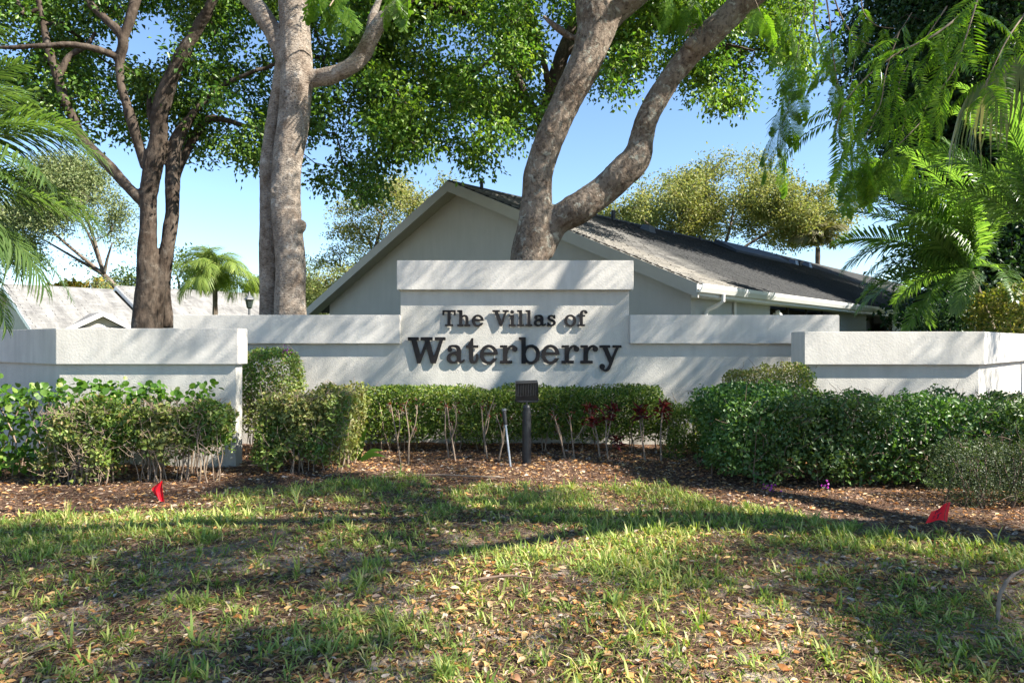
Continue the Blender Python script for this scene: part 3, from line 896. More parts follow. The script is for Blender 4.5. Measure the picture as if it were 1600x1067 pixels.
def F2(u, v):
    zt = Z(751, YF2); zb = Z(785, YF2)
    w_ = 0.10 * math.sin(min(1, (1 - v) * 1.25) * 1.9) if v < 1 else 0.0
    w_ = np.interp(v, [0, .15, .55, 1], [.055, .085, .115, .004])
    x = -0.02 + 0.02 * (1 - v) - w_ * u
    z = zb + (zt - zb) * v + 0.045 * u * (1 - v)
    y = 0.025 * math.sin(u * 9) * (1 - .6 * v) - .01
    return (x, y, z)
Vf, ff = sheet(F2, 13, 9)
m_ = MB(); m_.add(Vf, ff); m_.build("flag", M['flag'], flag2, smooth=True)
MB().tube([(-.055, .01, -.03), (-.04, .0, .08), (-.02, .0, Z(749, YF2))], .0016, 6).build("wire", M['wire'], flag2)

# ------------------------------------------------------------------ main house
RZ = -math.atan2(.685, .728)
HX, HY = -1.7, 18.2
RID, EAV, HW = 5.85, 2.70, 7.27
def house(nm, label, ox, oy, ylen, ridge, eave, hw, wall_m, roof_m, fasc_m, y_wall=0.45, wall_l=None, wall_r=None, detail=True, course=0.14, tab=0.30):
    h = thing(nm, label, "house", (ox, oy, 0), RZ)
    pitch = (ridge - eave) / hw
    wl = -hw + .74 if wall_l is None else wall_l; wr = hw - .39 if wall_r is None else wall_r
    ztop = lambda x: ridge - abs(x) * pitch - .16
    MB().xprism([(wl, -.1), (wr, -.1), (wr, ztop(wr)), (0, ztop(0)), (wl, ztop(wl))], y_wall, y_wall + .2).build("gable_wall", wall_m, h)
    # roof deck
    t = .12
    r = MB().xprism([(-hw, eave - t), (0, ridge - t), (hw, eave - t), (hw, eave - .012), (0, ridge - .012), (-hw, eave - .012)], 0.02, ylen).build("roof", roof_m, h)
    # stepped shingle tabs
    sl = math.hypot(hw, ridge - eave)
    nc = int(sl / course)
    for side in (1, -1):
        ntab = int(ylen / tab)
        I, J = np.meshgrid(np.arange(nc), np.arange(ntab), indexing='ij'); I = I.ravel(); J = J.ravel()
        s0 = (nc - I) * (sl / nc) + .02
        s1 = s0 - sl / nc - .03
        y0 = J * tab + (I % 2) * tab * .5 - tab * .25 + R.normal(size=len(I)) * .012; y1 = y0 + tab - .012
        y0 = np.clip(y0, 0, ylen); y1 = np.clip(y1, 0.02, ylen)
        lift = .020 + R.uniform(0, .004, len(I))
        dx, dz = hw / sl, -(ridge - eave) / sl
        def pt(s, y, l): return np.stack([side * (s * dx + l * (-dz)), y, ridge + s * dz + l * dx], 1)
        a = pt(s0, y0, lift); b = pt(s0, y1, lift); c = pt(s1, y1, np.full(len(I), .002)); d = pt(s1, y0, np.full(len(I), .002))
        e = pt(s0, y0, np.full(len(I), -.01)); f = pt(s0, y1, np.full(len(I), -.01))
        Vv = np.stack([a, b, c, d, e, f], 1)
        near = np.zeros(len(I), bool)
        if detail and side == 1:
            score = (y0 + .02 * (sl - s0))
            near[np.argsort(score)[:280]] = True
            base = None
            for k in np.where(near)[0]:
                if y1[k] - y0[k] < tab * .8: continue
                org = Vv[k, 0]
                if base is None:
                    q = Vv[k] - org
                    base = np_mesh("shingle", q, np.array([[0, 1, 2], [0, 2, 3], [0, 4, 5], [0, 5, 1]]) if side > 0 else np.zeros((0, 3)))
                    base.materials.append(M['shingle1'])
                o = bpy.data.objects.new("shingle", base); C.objects.link(o); o.parent = r; o.location = org
            near &= (y1 - y0 >= tab * .8)
        Vv = Vv[~near]
        n = len(Vv); bidx = np.arange(n)[:, None] * 6
        q = np.concatenate([bidx + [0, 1, 2, 3], bidx + [0, 4, 5, 1]], 0)
        if side < 0: q = q[:, ::-1]
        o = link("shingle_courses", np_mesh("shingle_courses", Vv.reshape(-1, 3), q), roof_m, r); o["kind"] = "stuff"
    # ridge cap
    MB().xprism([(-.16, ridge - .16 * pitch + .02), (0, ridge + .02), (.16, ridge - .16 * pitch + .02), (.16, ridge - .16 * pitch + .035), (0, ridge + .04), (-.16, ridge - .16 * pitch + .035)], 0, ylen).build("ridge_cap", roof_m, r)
    for s in (1, -1):
        MB().add([(0, -.03, ridge), (s * (hw + .02), -.03, eave - .02), (s * (hw + .02), -.03, eave - .30), (0, -.03, ridge - .28),
                  (0, .015, ridge), (s * (hw + .02), .015, eave - .02), (s * (hw + .02), .015, eave - .30), (0, .015, ridge - .28)],
                 [(0, 3, 2, 1), (4, 5, 6, 7), (0, 1, 5, 4), (3, 7, 6, 2), (1, 2, 6, 5), (0, 4, 7, 3)]).build("rake_board", fasc_m, h)
        MB().add([(0, .016, ridge - .20), (s * hw, .016, eave - .18), (s * hw, y_wall, eave - .18), (0, y_wall, ridge - .20)], [(0, 1, 2, 3)]).build("soffit", fasc_m, h)
    return h, wl, wr
def shingle1():
    m, n, b = mat_new('single_grey_shingle')
    oi = n.nodes.new("ShaderNodeObjectInfo")
    r = ramp(n, oi.outputs['Random'], [(0, (0.11, 0.105, 0.095)), (0.5, (0.15, 0.142, 0.128)), (1, (0.185, 0.175, 0.158))])
    n.links.new(r.outputs[0], b.inputs['Base Color']); b.inputs['Roughness'].default_value = .9
    b.inputs['Specular IOR Level'].default_value = 0.2
    bump(n, b, noise(n, coord(n), 60, 3), 0.7, 0.01)
    return m
M['shingle1'] = shingle1()
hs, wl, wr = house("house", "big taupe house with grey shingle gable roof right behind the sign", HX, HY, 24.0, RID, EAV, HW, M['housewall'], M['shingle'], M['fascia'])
def side_box(y0, y1, z0, z1, th=.2, xo=0.0): return MB().box(wr - th + xo, wr + xo, y0, y1, z0, z1)
ye = 23.6
side_box(.652, 4.35, -.1, 2.50).build("side_wall", M['sidewall'], hs)
side_box(9.3, 12.0, -.1, 2.50).build("side_wall", M['sidewall'], hs)
side_box(15.0, ye, -.1, 2.50).build("side_wall", M['sidewall'], hs)
side_box(4.352, 9.298, -.1, 2.45, .05, -.6).build("porch_screen", M['dark'], hs)
side_box(12.002, 14.998, -.1, 2.45, .05, -.6).build("porch_screen", M['dark'], hs)
for yy in (5.6, 6.9, 8.1): MB().box(wr - .10, wr - .04, yy, yy + .05, 0, 2.45).build("screen_post", M['dark'], hs)
MB().box(wl, wl + .2, .652, ye, -.1, 2.5).build("side_wall", M['housewall'], hs)
MB().box(wl, wr, ye + .002, ye + .2, -.1, 2.5).build("back_wall", M['housewall'], hs)
MB().box(wr + .002, HW, .46, ye, 2.44, 2.50).build("eave_soffit", M['white'], hs)
wn = MB().box(wr + .001, wr + .03, 3.15, 3.95, 1.5, 2.06).build("window", M['white'], hs)
MB().box(wr + .031, wr + .036, 3.19, 3.91, 1.54, 2.02).build("pane", M['glass'], wn)
# gutter, downspouts
MB().xprism([(HW + .0, EAV - .04), (HW + .0, EAV - .19), (HW + .08, EAV - .19), (HW + .13, EAV - .10), (HW + .14, EAV - .03), (HW + .12, EAV - .03), (HW + .11, EAV - .09), (HW + .07, EAV - .17), (HW + .015, EAV - .17), (HW + .015, EAV - .04)], -.05, 24.0).build("gutter", M['white'], hs)
MB().box(HW - .03, HW - .001, .02, 24.0, 2.45, 2.66).build("eave_board", M['white'], hs)
MB().tube([(HW + .06, .95, 2.52), (HW + .06, .95, 2.38), (HW - .05, .95, 2.30), (wr + .12, .95, 2.22), (wr + .06, .95, 2.12), (wr + .06, .95, .1)], .045, 8).build("downspout", M['white'], hs)
MB().tube([(wr + .05, 2.34, 2.44), (wr + .05, 2.34, .1)], .035, 8).build("downspout", M['white'], hs)
MB().tube([(wr + .02, 4.5, 2.25), (wr + .16, 4.5, 2.25)], .02, 8).tube([(wr + .16, 4.42, 2.3), (wr + .16, 4.5, 2.22), (wr + .2, 4.55, 2.1)], [.05, .07, .08], 10).build("wall_light", M['white'], hs)
# things standing on the roof
def roof_z(x): return RID - abs(x) * (RID - EAV) / HW
for (x, y, hgt, r_) in ((.35, .9, .30, .05), (.5, 6.9, .36, .07), (.6, 10.6, .2, .05), (.45, 13.0, .2, .05), (1.4, 21, .2, .05), (.5, 26, .2, .05)):
    if y < 24: MB().tube([(x, y, roof_z(x) - .05), (x, y, roof_z(x) + hgt)], r_, 10).tube([(x, y, roof_z(x) + .0), (x, y, roof_z(x) + .03)], r_ * 1.8, 10).build("vent_pipe", M['black'], hs)
for (x, y) in ((1.1, 8.0), (1.2, 20.6), (1.0, 22.9)):
    z = roof_z(x)
    MB().add([(x - .15, y - .2, z + .06), (x + .25, y - .2, z - .1), (x + .25, y + .2, z - .1), (x - .15, y + .2, z + .06), (x - .05, y - .14, z + .22), (x + .2, y - .14, z + .14), (x + .2, y + .14, z + .14), (x - .05, y + .14, z + .22)],
             [(0, 1, 5, 4), (1, 2, 6, 5), (2, 3, 7, 6), (3, 0, 4, 7), (4, 5, 6, 7)]).build("roof_vent", M['fin'], hs)
za, zb_ = roof_z(.7), roof_z(1.7)
MB().add([(.7, 13.6, za + .05), (1.7, 13.6, zb_ + .03), (1.7, 19.2, zb_ + .03), (.7, 19.2, za + .05), (.75, 13.7, za + .22), (1.65, 13.7, zb_ + .14), (1.65, 19.1, zb_ + .14), (.75, 19.1, za + .22)],
         [(0, 1, 5, 4), (1, 2, 6, 5), (2, 3, 7, 6), (3, 0, 4, 7), (4, 5, 6, 7)]).build("skylight", M['dark'], hs)
# next unit further back
def along(x, y): return HX + x * .728 + y * .685, HY - x * .685 + y * .728
ox, oy = along(-1.2, 24.3)
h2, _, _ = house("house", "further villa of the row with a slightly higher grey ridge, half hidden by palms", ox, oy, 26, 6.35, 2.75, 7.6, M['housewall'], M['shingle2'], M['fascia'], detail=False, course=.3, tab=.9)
MB().box(7.0, 7.2, .7, 25, -.1, 2.5).build("side_wall", M['sidewall'], h2)
# left villas
L2x, L2y = -26.5, 45.7
h3, _, _ = house("house", "distant pale roofed villa between the dark two-stemmed tree and the pale trunk", L2x, L2y, 24, 5.4, 2.5, 7.3, M['leftwall'], M['roofL'], M['white'], detail=False, course=.3, tab=.9)
h4, _, _ = house("house", "distant pale roofed villa at the left with a small white trimmed porch gable", L2x - .2 - 6.1 * .685, L2y - 6.1 * .728 + .1, 6.0, 5.15, 2.3, 7.3, M['leftwall'], M['roofL'], M['white'], detail=False, course=.3, tab=.9)
for h_ in (h3, h4):
    ln = 23.5 if h_ is h3 else 5.6
    MB().box(6.6, 6.8, .66, ln, -.1, 2.35).build("side_wall", M['leftwall'], h_)
# porch gable on h4 (faces local +x)
pg = link("porch", None, None, h4); pg.location = (5.2, 3.4, 0)
def yprism(mb, poly_yz, x0, x1):
    n = len(poly_yz)
    return mb.add([(x0, y, z) for y, z in poly_yz] + [(x1, y, z) for y, z in poly_yz],
                  [tuple(range(n))[::-1], tuple(range(n, 2 * n))] + [(i, (i + 1) % n, n + (i + 1) % n, n + i) for i in range(n)])
link("porch_wall", yprism(MB(), [(-1.7, 0), (1.7, 0), (1.7, 2.2), (0, 3.1), (-1.7, 2.2)], -2, 1.6).mesh("porch_wall"), M['leftwall'], pg)
link("porch_roof", yprism(MB(), [(-2.3, 1.96), (0, 3.2), (2.3, 1.96), (2.3, 2.1), (0, 3.34), (-2.3, 2.1)], -4, 1.95).mesh("porch_roof"), M['roofL'], pg)
link("porch_trim", yprism(MB(), [(-2.32, 1.86), (0, 3.1), (2.32, 1.86), (2.32, 2.12), (0, 3.37), (-2.32, 2.12)], 1.952, 2.02).mesh("porch_trim"), M['white'], pg)
link("gable_vent", yprism(MB(), [(-.28, 2.0), (.28, 2.0), (.28, 2.5), (.15, 2.65), (-.15, 2.65), (-.28, 2.5)], 1.602, 1.64).mesh("gable_vent"), M['white'], pg)

# lamp post far left
lamp = thing("street_lamp", "small dark lantern lamp post in front of the pale roof beside the pale trunk", "lamp post", (X(389.5, 26), 26, 0))
MB().tube([(0, 0, -.05), (0, 0, .3), (0, 0, .35), (0, 0, 2.85)], [.09, .09, .05, .045], 10).build("pole", M['fin'], lamp)
MB().tube([(0, 0, 2.85), (0, 0, 2.9), (0, 0, 3.2)], [.05, .1, .15], 6).build("lantern", M['glass'], lamp)
MB().tube([(0, 0, 3.2), (0, 0, 3.24), (0, 0, 3.38), (0, 0, 3.5)], [.2, .18, .05, .015], 6).build("lantern_cap", M['fin'], lamp)

# ------------------------------------------------------------------ trees
def in_canopy(px_lo, px_hi, bnd, Y0, Y1, n, top=-140, seed=0, thr=0.42, nscale=0.9, gap=()):
    """cluster centres above the boundary line bnd [(px,py)...], gaps by noise"""
    out = []
    bx_ = [b[0] for b in bnd]; by_ = [b[1] for b in bnd]
    while len(out) < n:
        px = R.uniform(px_lo, px_hi, 400); py = R.uniform(top, 320, 400); y = R.uniform(Y0, Y1, 400)
        lim = np.interp(px, bx_, by_)
        p = np.stack([(px - 800) / F * y, y, EYE - (py - HOR) / F * y], 1)
        nz = vnoise(p, nscale, seed)
        ok = (py < lim - 8) & (nz > thr - 0.10 * (py < 40))
        for (gx_, gy_, gr) in gap: ok &= ((px - gx_) ** 2 + (py - gy_) ** 2 > gr * gr)
        out.extend(p[ok])
    return np.array(out[:n])

# tree A
treeA = thing("shade_tree", "dark-barked tree with two close stems and broad leafy crown behind the left wall", "tree")
DA = 15.0
limbsA = [
    [(226, 9999, 60, 15), (226, 512, 46, 15), (229, 430, 34, 15), (232, 330, 30, 15), (232, 300, 31, 15), (240, 255, 32, 15), (248, 215, 30, 15), (250, 175, 30, 14.9), (262, 135, 28, 14.8), (283, 90, 24, 14.7), (305, 50, 22, 14.6), (330, 5, 18, 14.4), (350, -60, 15, 14.2)],
    [(246, 9999, 40, 15.3), (243, 512, 24, 15.2), (253, 430, 22, 15.2), (267, 350, 25, 15.2), (269, 300, 25, 15.2), (271, 250, 25, 15.3), (276, 220, 24, 15.3), (300, 180, 15, 15.4), (322, 155, 13, 15.5), (345, 135, 10, 15.6), (400, 110, 8, 15.6)],
    [(262, 512, 18, 15.5), (258, 440, 20, 15.5), (270, 350, 16, 15.5), (275, 280, 14, 15.6), (293, 235, 15, 15.7), (312, 200, 13, 15.8), (335, 185, 11, 15.9), (395, 200, 7, 16)],
    [(226, 318, 22, 15), (205, 298, 20, 14.9), (178, 268, 20, 14.8), (150, 240, 19, 14.8), (128, 215, 18, 14.8), (112, 180, 15, 14.7), (97, 145, 15, 14.7), (85, 105, 16, 14.7), (72, 60, 12, 14.7), (60, 0, 10, 14.7)],
    [(228, 262, 19, 15), (213, 215, 17, 14.9), (200, 170, 17, 14.8), (188, 130, 16, 14.7), (187, 95, 16, 14.7), (192, 60, 17, 14.6), (165, 30, 14, 14.6), (140, 5, 12, 14.6), (120, -40, 10, 14.5)],
    [(192, 62, 15, 14.6), (205, 25, 16, 14.6), (215, -10, 15, 14.6), (225, -60, 12, 14.5)],
    [(186, 90, 11, 14.7), (150, 77, 10, 14.4), (110, 70, 10, 14.2), (60, 72, 9, 14), (0, 74, 8, 13.9), (-60, 60, 7, 13.9)],
    [(92, 120, 12, 14.7), (108, 88, 11, 14.8), (135, 72, 10, 14.9), (150, 50, 9, 15)],
    [(135, 222, 8, 14.8), (105, 198, 8, 14.6), (65, 178, 6, 14.5)],
    [(253, 205, 14, 15), (238, 190, 13, 15), (233, 160, 11, 15), (232, 148, 8, 15)],
]
limbsA = [[(q[0], q[1], q[2] * .86, *q[3:]) for q in l] for l in limbsA]
meA, ptsA = trunk_mesh("trunk", limbsA, DA, 0.027, 0.012, freq=(7, 24), smi=2)
link("trunk", meA, M['barkA'], treeA)
bndA = [(-200, 150), (0, 170), (60, 195), (130, 205), (180, 225), (230, 205), (262, 200), (290, 235), (330, 262), (400, 262), (470, 285), (520, 300), (570, 320), (600, 285), (640, 240), (700, 200)]
cA = in_canopy(-150, 650, bndA, 14.6, 19.0, 820, seed=11, thr=0.50, nscale=1.2, gap=[(225, 90, 26), (120, 160, 14), (180, 190, 16), (30, 60, 14)])
ends = np.vstack([r_[len(r_) // 2:, :3] for r_ in ptsA])
tw = MB(); grow(tw, ends[::2], cA, 0.007, .40, .05)
tw.build("twigs", M['barkA'], treeA, smooth=True, kind="stuff")
link("crown", crown_mesh("crown", cA, 112, 0.42, 0.125, 0.072, droop=-.6), M['leafA'], treeA)

# tree G, crown behind the forked tree
treeG = thing("shade_tree", "bright green leafy tree whose crown fills the sky behind the big forked trunk", "tree")
limbsG = [
    [(843, 9999, 50, 17), (842, 300, 34, 17), (850, 220, 30, 17), (862, 150, 26, 17), (880, 80, 22, 17), (905, 20, 18, 17), (930, -60, 14, 17)],
    [(852, 200, 18, 17), (820, 150, 15, 17), (790, 90, 12, 16.8), (740, 110, 8, 16.6), (680, 140, 6, 16.4)],
    [(820, 150, 14, 17), (780, 60, 12, 16.8), (720, 20, 10, 16.5), (640, 10, 9, 16.2), (590, 60, 6, 16)],
    [(880, 80, 15, 17), (960, 60, 12, 16.8), (1030, 40, 10, 16.4), (1100, 60, 8, 16), (1180, 80, 6, 15.6)],
    [(862, 150, 12, 17), (840, 60, 10, 16), (825, 20, 9, 15.5), (810, -20, 7, 15)],
]
meG, ptsG = trunk_mesh("trunk", limbsG, 17, 0.05, 0.01)
link("trunk", meG, M['barkA'], treeG)
bndG = [(560, 200), (600, 240), (650, 250), (690, 235), (720, 262), (765, 275), (800, 245), (815, 262), (835, 200), (850, 130), (860, 60), (905, 60), (925, 140), (960, 165), (985, 150), (1010, 110), (1040, 120), (1075, 150), (1120, 172), (1150, 188), (1180, 120), (1210, 150), (1235, 158), (1258, 148), (1275, 60)]
cG = in_canopy(560, 1262, bndG, 14.0, 19.0, 860, seed=21, thr=0.53, nscale=1.2, gap=[(862, 60, 26), (855, 95, 22), (840, 130, 14), (770, 45, 10), (765, 100, 18), (890, 130, 20)])
endsG = np.vstack([r_[len(r_) // 3:, :3] for r_ in ptsG])
tw = MB(); grow(tw, endsG[::2], cG, 0.006, .40, .045)
tw.build("twigs", M['barkA'], treeG, smooth=True, kind="stuff")
link("crown", crown_mesh("crown", cG, 112, 0.42, 0.125, 0.072, droop=-.6), M['leafG'], treeG)

# feathery leaves shared by the two poincianas and the overhanging tree
def comb_leaf(name, L=.45, pairs=20, ll=.085, lw=.014, droop=.35, curl=.2, seed=0):
    rr = np.random.default_rng(seed)
    mb = MB()
    pts = []
    for i in range(9):
        t = i / 8
        pts.append(np.array((curl * .25 * L * math.sin(t * 2), L * t * (1 - .12 * t), -droop * L * t * t)))
    pts = np.array(pts)
    mb.tube(pts, list(np.linspace(.0022, .0008, 9)), 3, cap=False)
    V, Fs = [], []
    for i in range(pairs):
        t = .08 + .9 * i / (pairs - 1)
        k = t * 8; a = int(min(k, 7)); p = pts[a] + (pts[a + 1] - pts[a]) * (k - a)
        tang = norm(pts[a + 1] - pts[a])
        side = norm(np.cross(tang, (0, 0, 1)))
        env = ll * (.35 + .65 * math.sin(math.pi * min(1, t * .9 + .12)) ** .6)
        for s in (1, -1):
            d = norm(side * s + tang * (.35 + rr.normal() * .06) + np.array((0, 0, -.28 + rr.normal() * .1)))
            l = env * rr.uniform(.85, 1.1)
            up = norm(np.cross(d, tang) * s)
            if up[2] < 0: up = -up
            q = tang * lw * .5
            m1 = p + d * l * .5; tip = p + d * l + np.array((0, 0, -l * .18)) + tang * l * .1
            mb.add([p, m1 + q + up * lw * .2, tip, m1 - q + up * lw * .2], [(0, 1, 2), (0, 2, 3)])
    return mb.mesh(name)
def spray_leaf(name, L=.5, npin=9, seed=0, ll=.028):
    """twice feathered leaf"""
    rr = np.random.default_rng(seed)
    mb = MB()
    pts = np.array([np.array((0, L * t * (1 - .1 * t), -.3 * L * t * t)) for t in np.linspace(0, 1, 8)])
    mb.tube(pts, list(np.linspace(.003, .001, 8)), 3, cap=False)
    for i in range(npin):
        t = .15 + .83 * i / (npin - 1); k = t * 7; a = int(min(k, 6)); p = pts[a] + (pts[a + 1] - pts[a]) * (k - a)
        tang = norm(pts[a + 1] - pts[a]); side = norm(np.cross(tang, (0, 0, 1)))
        pl = L * .36 * (.45 + .55 * math.sin(math.pi * min(1, t + .1)))
        for s in (1, -1):
            d = norm(side * s + tang * .6 + np.array((0, 0, -.15 + rr.normal() * .12)))
            e = p + d * pl + np.array((0, 0, -pl * .25))
            mb.add([p, p + np.array((0, 0, .0015)), e], [(0, 1, 2)])
            nl = 13
            w_ = norm(np.cross(d, (0, 0, 1)))
            for j in range(nl):
                u = (j + .5) / nl; c = p + (e - p) * u
                for s2 in (1, -1):
                    dd = norm(w_ * s2 + d * .35 + np.array((0, 0, -.15)))
                    l = ll * math.sin(math.pi * (.15 + .75 * u)) * rr.uniform(.85, 1.15) + .006
                    q = d * .0035
                    mb.add([c - q * 1.6, c + q * 1.6, c + q * .9 + dd * l, c - q * .9 + dd * l], [(0, 1, 2, 3)])
    return mb.mesh(name)
COMB = [comb_leaf("frond", seed=i, curl=c, droop=dr, L=.50, pairs=21, lw=.019, ll=.095) for i, (c, dr) in enumerate(((.4, .25), (-.5, .5), (.1, .7), (.7, .4)))]
SPRAY = [spray_leaf("frond", seed=i) for i in range(3)]
for m_ in COMB + SPRAY: m_.materials.append(M['fern'])

def put_frond(mesh, parent, base, direction, scale=1.0, roll=None, name="frond"):
    o = bpy.data.objects.new(name, mesh); C.objects.link(o); o.parent = parent
    d = Vector(direction).normalized()
    q = d.to_track_quat('Y', 'Z')
    o.rotation_mode = 'QUATERNION'
    rl = random.uniform(-.7, .7) if roll is None else roll
    q = q @ Matrix.Rotation(rl, 3, 'Y').to_quaternion()
    o.rotation_quaternion = q
    o.location = base; o.scale = (scale,) * 3
    return o

# tree B
treeB = thing("poinciana_tree", "pale cracked-bark tree with twin fused stems standing behind the left wall cap", "tree")
DB = 11.6
limbsB = [
    [(455, 9999, 80, 11.6), (454, 490, 50, 11.6), (453, 400, 46, 11.6), (447, 330, 46, 11.6), (449, 250, 46, 11.6), (457, 200, 48, 11.6), (462, 150, 49, 11.6), (463, 110, 49, 11.6), (462, 60, 47, 11.6), (459, 10, 45, 11.6), (458, -60, 42, 11.6), (455, -200, 30, 11.6)],
    [(422, 9999, 60, 11.8), (421, 490, 32, 11.8), (420, 400, 30, 11.8), (420, 300, 28, 11.8), (423, 230, 27, 11.8), (430, 170, 24, 11.8), (440, 110, 22, 11.7), (448, 60, 18, 11.6)],
    [(452, 110, 30, 11.6), (440, 82, 28, 11.6), (425, 48, 28, 11.6), (403, 15, 28, 11.6), (378, -15, 26, 11.6), (330, -70, 22, 11.5)],
    [(478, 124, 28, 11.6), (500, 122, 27, 11.6), (522, 117, 26, 11.5), (548, 104, 26, 11.4), (566, 86, 26, 11.4), (580, 58, 24, 11.3), (602, 25, 21, 11.2), (632, 2, 19, 11.1), (670, -30, 18, 11), (740, -90, 14, 10.8)],
    [(568, 84, 20, 11.4), (576, 55, 14, 11.4), (582, 25, 13, 11.4), (594, -5, 12, 11.4), (610, -60, 11, 11.4)],
    [(463, 356, 28, 11.55), (471, 352, 20, 11.5), (476, 350, 11, 11.47)],
]
meB, ptsB = trunk_mesh("trunk", limbsB, DB, 0.022, 0.009, knots=[(429, 297, 11.37, .062)], freq=(9, 30))
link("trunk", meB, M['barkB'], treeB)
# tree C
treeC = thing("poinciana_tree", "big forked grey-brown tree rising behind the middle of the sign", "tree")
DC = 12.4
limbsC = [
    [(828, 9999, 92, DC), (828, 470, 62, DC), (828, 405, 60, DC), (835, 355, 56, DC), (839, 310, 48, DC), (841, 275, 46, DC), (851, 235, 45, DC), (870, 190, 46, DC), (891, 145, 48, DC), (911, 105, 50, DC), (928, 60, 58, DC), (934, 30, 66, DC), (925, -10, 56, DC), (905, -60, 44, DC), (870, -200, 30, DC - .5)],
    [(848, 400, 30, DC), (858, 368, 40, DC), (872, 345, 46, DC), (905, 325, 50, DC - .1), (940, 299, 48, DC - .1), (968, 274, 48, DC - .2), (994, 246, 46, DC - .2), (1003, 215, 38, DC - .2), (1013, 182, 36, DC - .3), (1040, 134, 34, DC - .3), (1062, 104, 36, DC - .3), (1086, 78, 38, DC - .4), (1114, 49, 41, DC - .4), (1162, 4, 43, DC - .5), (1220, -50, 42, DC - .7), (1330, -160, 34, DC - 1.4)],
    [(936, 45, 48, DC), (962, 15, 46, DC), (1000, -15, 42, DC - .1), (1070, -90, 34, DC - .3), (1160, -200, 26, DC - 1)],
    [(895, 60, 10, DC), (872, 45, 9, DC), (848, 25, 7, DC)],
    [(1075, 75, 18, DC - .6), (1083, 62, 14, DC - .65)],
]
meC, ptsC = trunk_mesh("trunk", limbsC, DC, 0.024, 0.012, knots=[(1032, 152, DC - .48, .045), (1029, 173, DC - .48, .045), (1007, 190, DC - .48, .04), (1066, 101, DC - .5, .035), (944, 8, DC - .34, .10), (858, 205, DC - .28, .04)], freq=(7, 22))
link("trunk", meC, M['barkC'], treeC)
# epiphyte tuft in the crook
bb = MB()
for k in range(26):
    b0 = P(random.uniform(1075, 1098), random.uniform(38, 60), DC - .7)
    d = np.array((random.uniform(-.12, .12), random.uniform(-.1, .05), random.uniform(-.22, .16)))
    s_ = np.array((.008, 0, 0))
    bb.add([b0 - s_, b0 + s_, b0 + d * .6 + s_ * .7 + (0, 0, .02), b0 + d, b0 + d * .6 - s_ * .7 + (0, 0, .02)], [(0, 1, 2, 3, 4)])
epi = bb.build("air_plant", M['twigd']); tag(epi, "dark spiky air plant in the crook of the forked tree's right limb", "plant")

# overhanging tree D (trunk right of the frame), casts the dappled shade
treeD = thing("poinciana_tree", "overhanging tree whose feathery fronds hang into the upper right of the view", "tree")
YD = 4.6
limbsD_w = [
    [(8.8, 3.6, -.2, .42), (8.7, 3.6, 1.5, .34), (8.3, 3.7, 3.0, .30), (7.4, 3.9, 4.4, .22), (6.0, 3.6, 6.0, .13), (4.2, 2.8, 7.4, .09), (2.2, 1.8, 8.6, .05)],
    [(8.3, 3.7, 3.0, .2), (7.0, 4.3, 3.4, .14), (5.6, 4.6, 3.62, .10), (4.4, 4.62, 3.86, .085), (3.2, YD, 3.90, .07), (2.35, YD, 3.98, .055), (1.7, YD, 4.3, .04), (.8, 4.3, 5.0, .045), (-.4, 3.9, 5.6, .03)],
    [(7.8, 3.8, 3.8, .2), (8.2, 5.2, 5.6, .17), (8.0, 6.8, 7.2, .14), (7.0, 8.2, 8.6, .10), (5.6, 9.0, 9.6, .07)],
    [(8.5, 3.6, 2.6, .2), (9.6, 2.4, 4.6, .17), (10.2, .6, 6.6, .13), (9.8, -1.2, 8.2, .09)],
    [(6.0, 3.6, 6.0, .14), (5.6, 5.0, 7.2, .12), (4.6, 6.2, 8.2, .08), (3.2, 7.0, 9.2, .05)],
    [(6.6, 3.7, 5.3, .10), (6.0, 2.4, 6.4, .07), (4.9, 1.3, 7.1, .045), (4.4, -.2, 8.2, .03)],
]
mbD = MB(); ptD = []
for l in limbsD_w:
    rw = spline(l, 5); mbD.tube(rw[:, :3], list(rw[:, 3]), 14); ptD.append(rw)
mD = mbD.mesh("trunk")
o = bpy.data.objects.new("tmp", mD); C.objects.link(o)
md = o.modifiers.new("r", 'REMESH'); md.mode = 'VOXEL'; md.voxel_size = .04
ms = o.modifiers.new("s", 'SMOOTH'); ms.iterations = 3
meD = bpy.data.meshes.new_from_object(o.evaluated_get(bpy.context.evaluated_depsgraph_get()))
bpy.data.objects.remove(o); meD.name = "trunk"
meD.polygons.foreach_set("use_smooth", np.ones(len(meD.polygons), dtype=bool))
link("trunk", meD, M['barkC'], treeD)
def blob(c, r, n, zcut=None):
    out = []
    while len(out) < n:
        v = R.uniform(-1, 1, (n * 2, 3)); q = v[(np.sum(v * v, 1) < 1)]
        out.extend(np.array(c) + q * np.array(r))
    return np.array(out[:n])
def above_frame(p, m=.15):
    """keep only points over the top of the view or beside it"""
    y = p[:, 1]
    lim = EYE + (HOR + 25) / F * np.maximum(y, 0) + m
    side = np.abs(p[:, 0]) > 0.79 * np.maximum(y, 0) + .4
    return p[(p[:, 2] > lim) | side | (y < .3)]
def feather_crown(name, cen, per, rad, mat, parent, L=.11, W=.022):
    c = np.repeat(cen, per, 0); n = len(c)
    off = R.normal(size=(n, 3)) * rad * .5; off[:, 2] *= .35
    V, Fc = leaf_arrays(c + off, L * R.uniform(.7, 1.3, n), W * 1.2, rdirs(n, -.1, .4), rdirs(n, 1.6))
    return link(name, np_mesh(name, V, Fc), mat, parent)
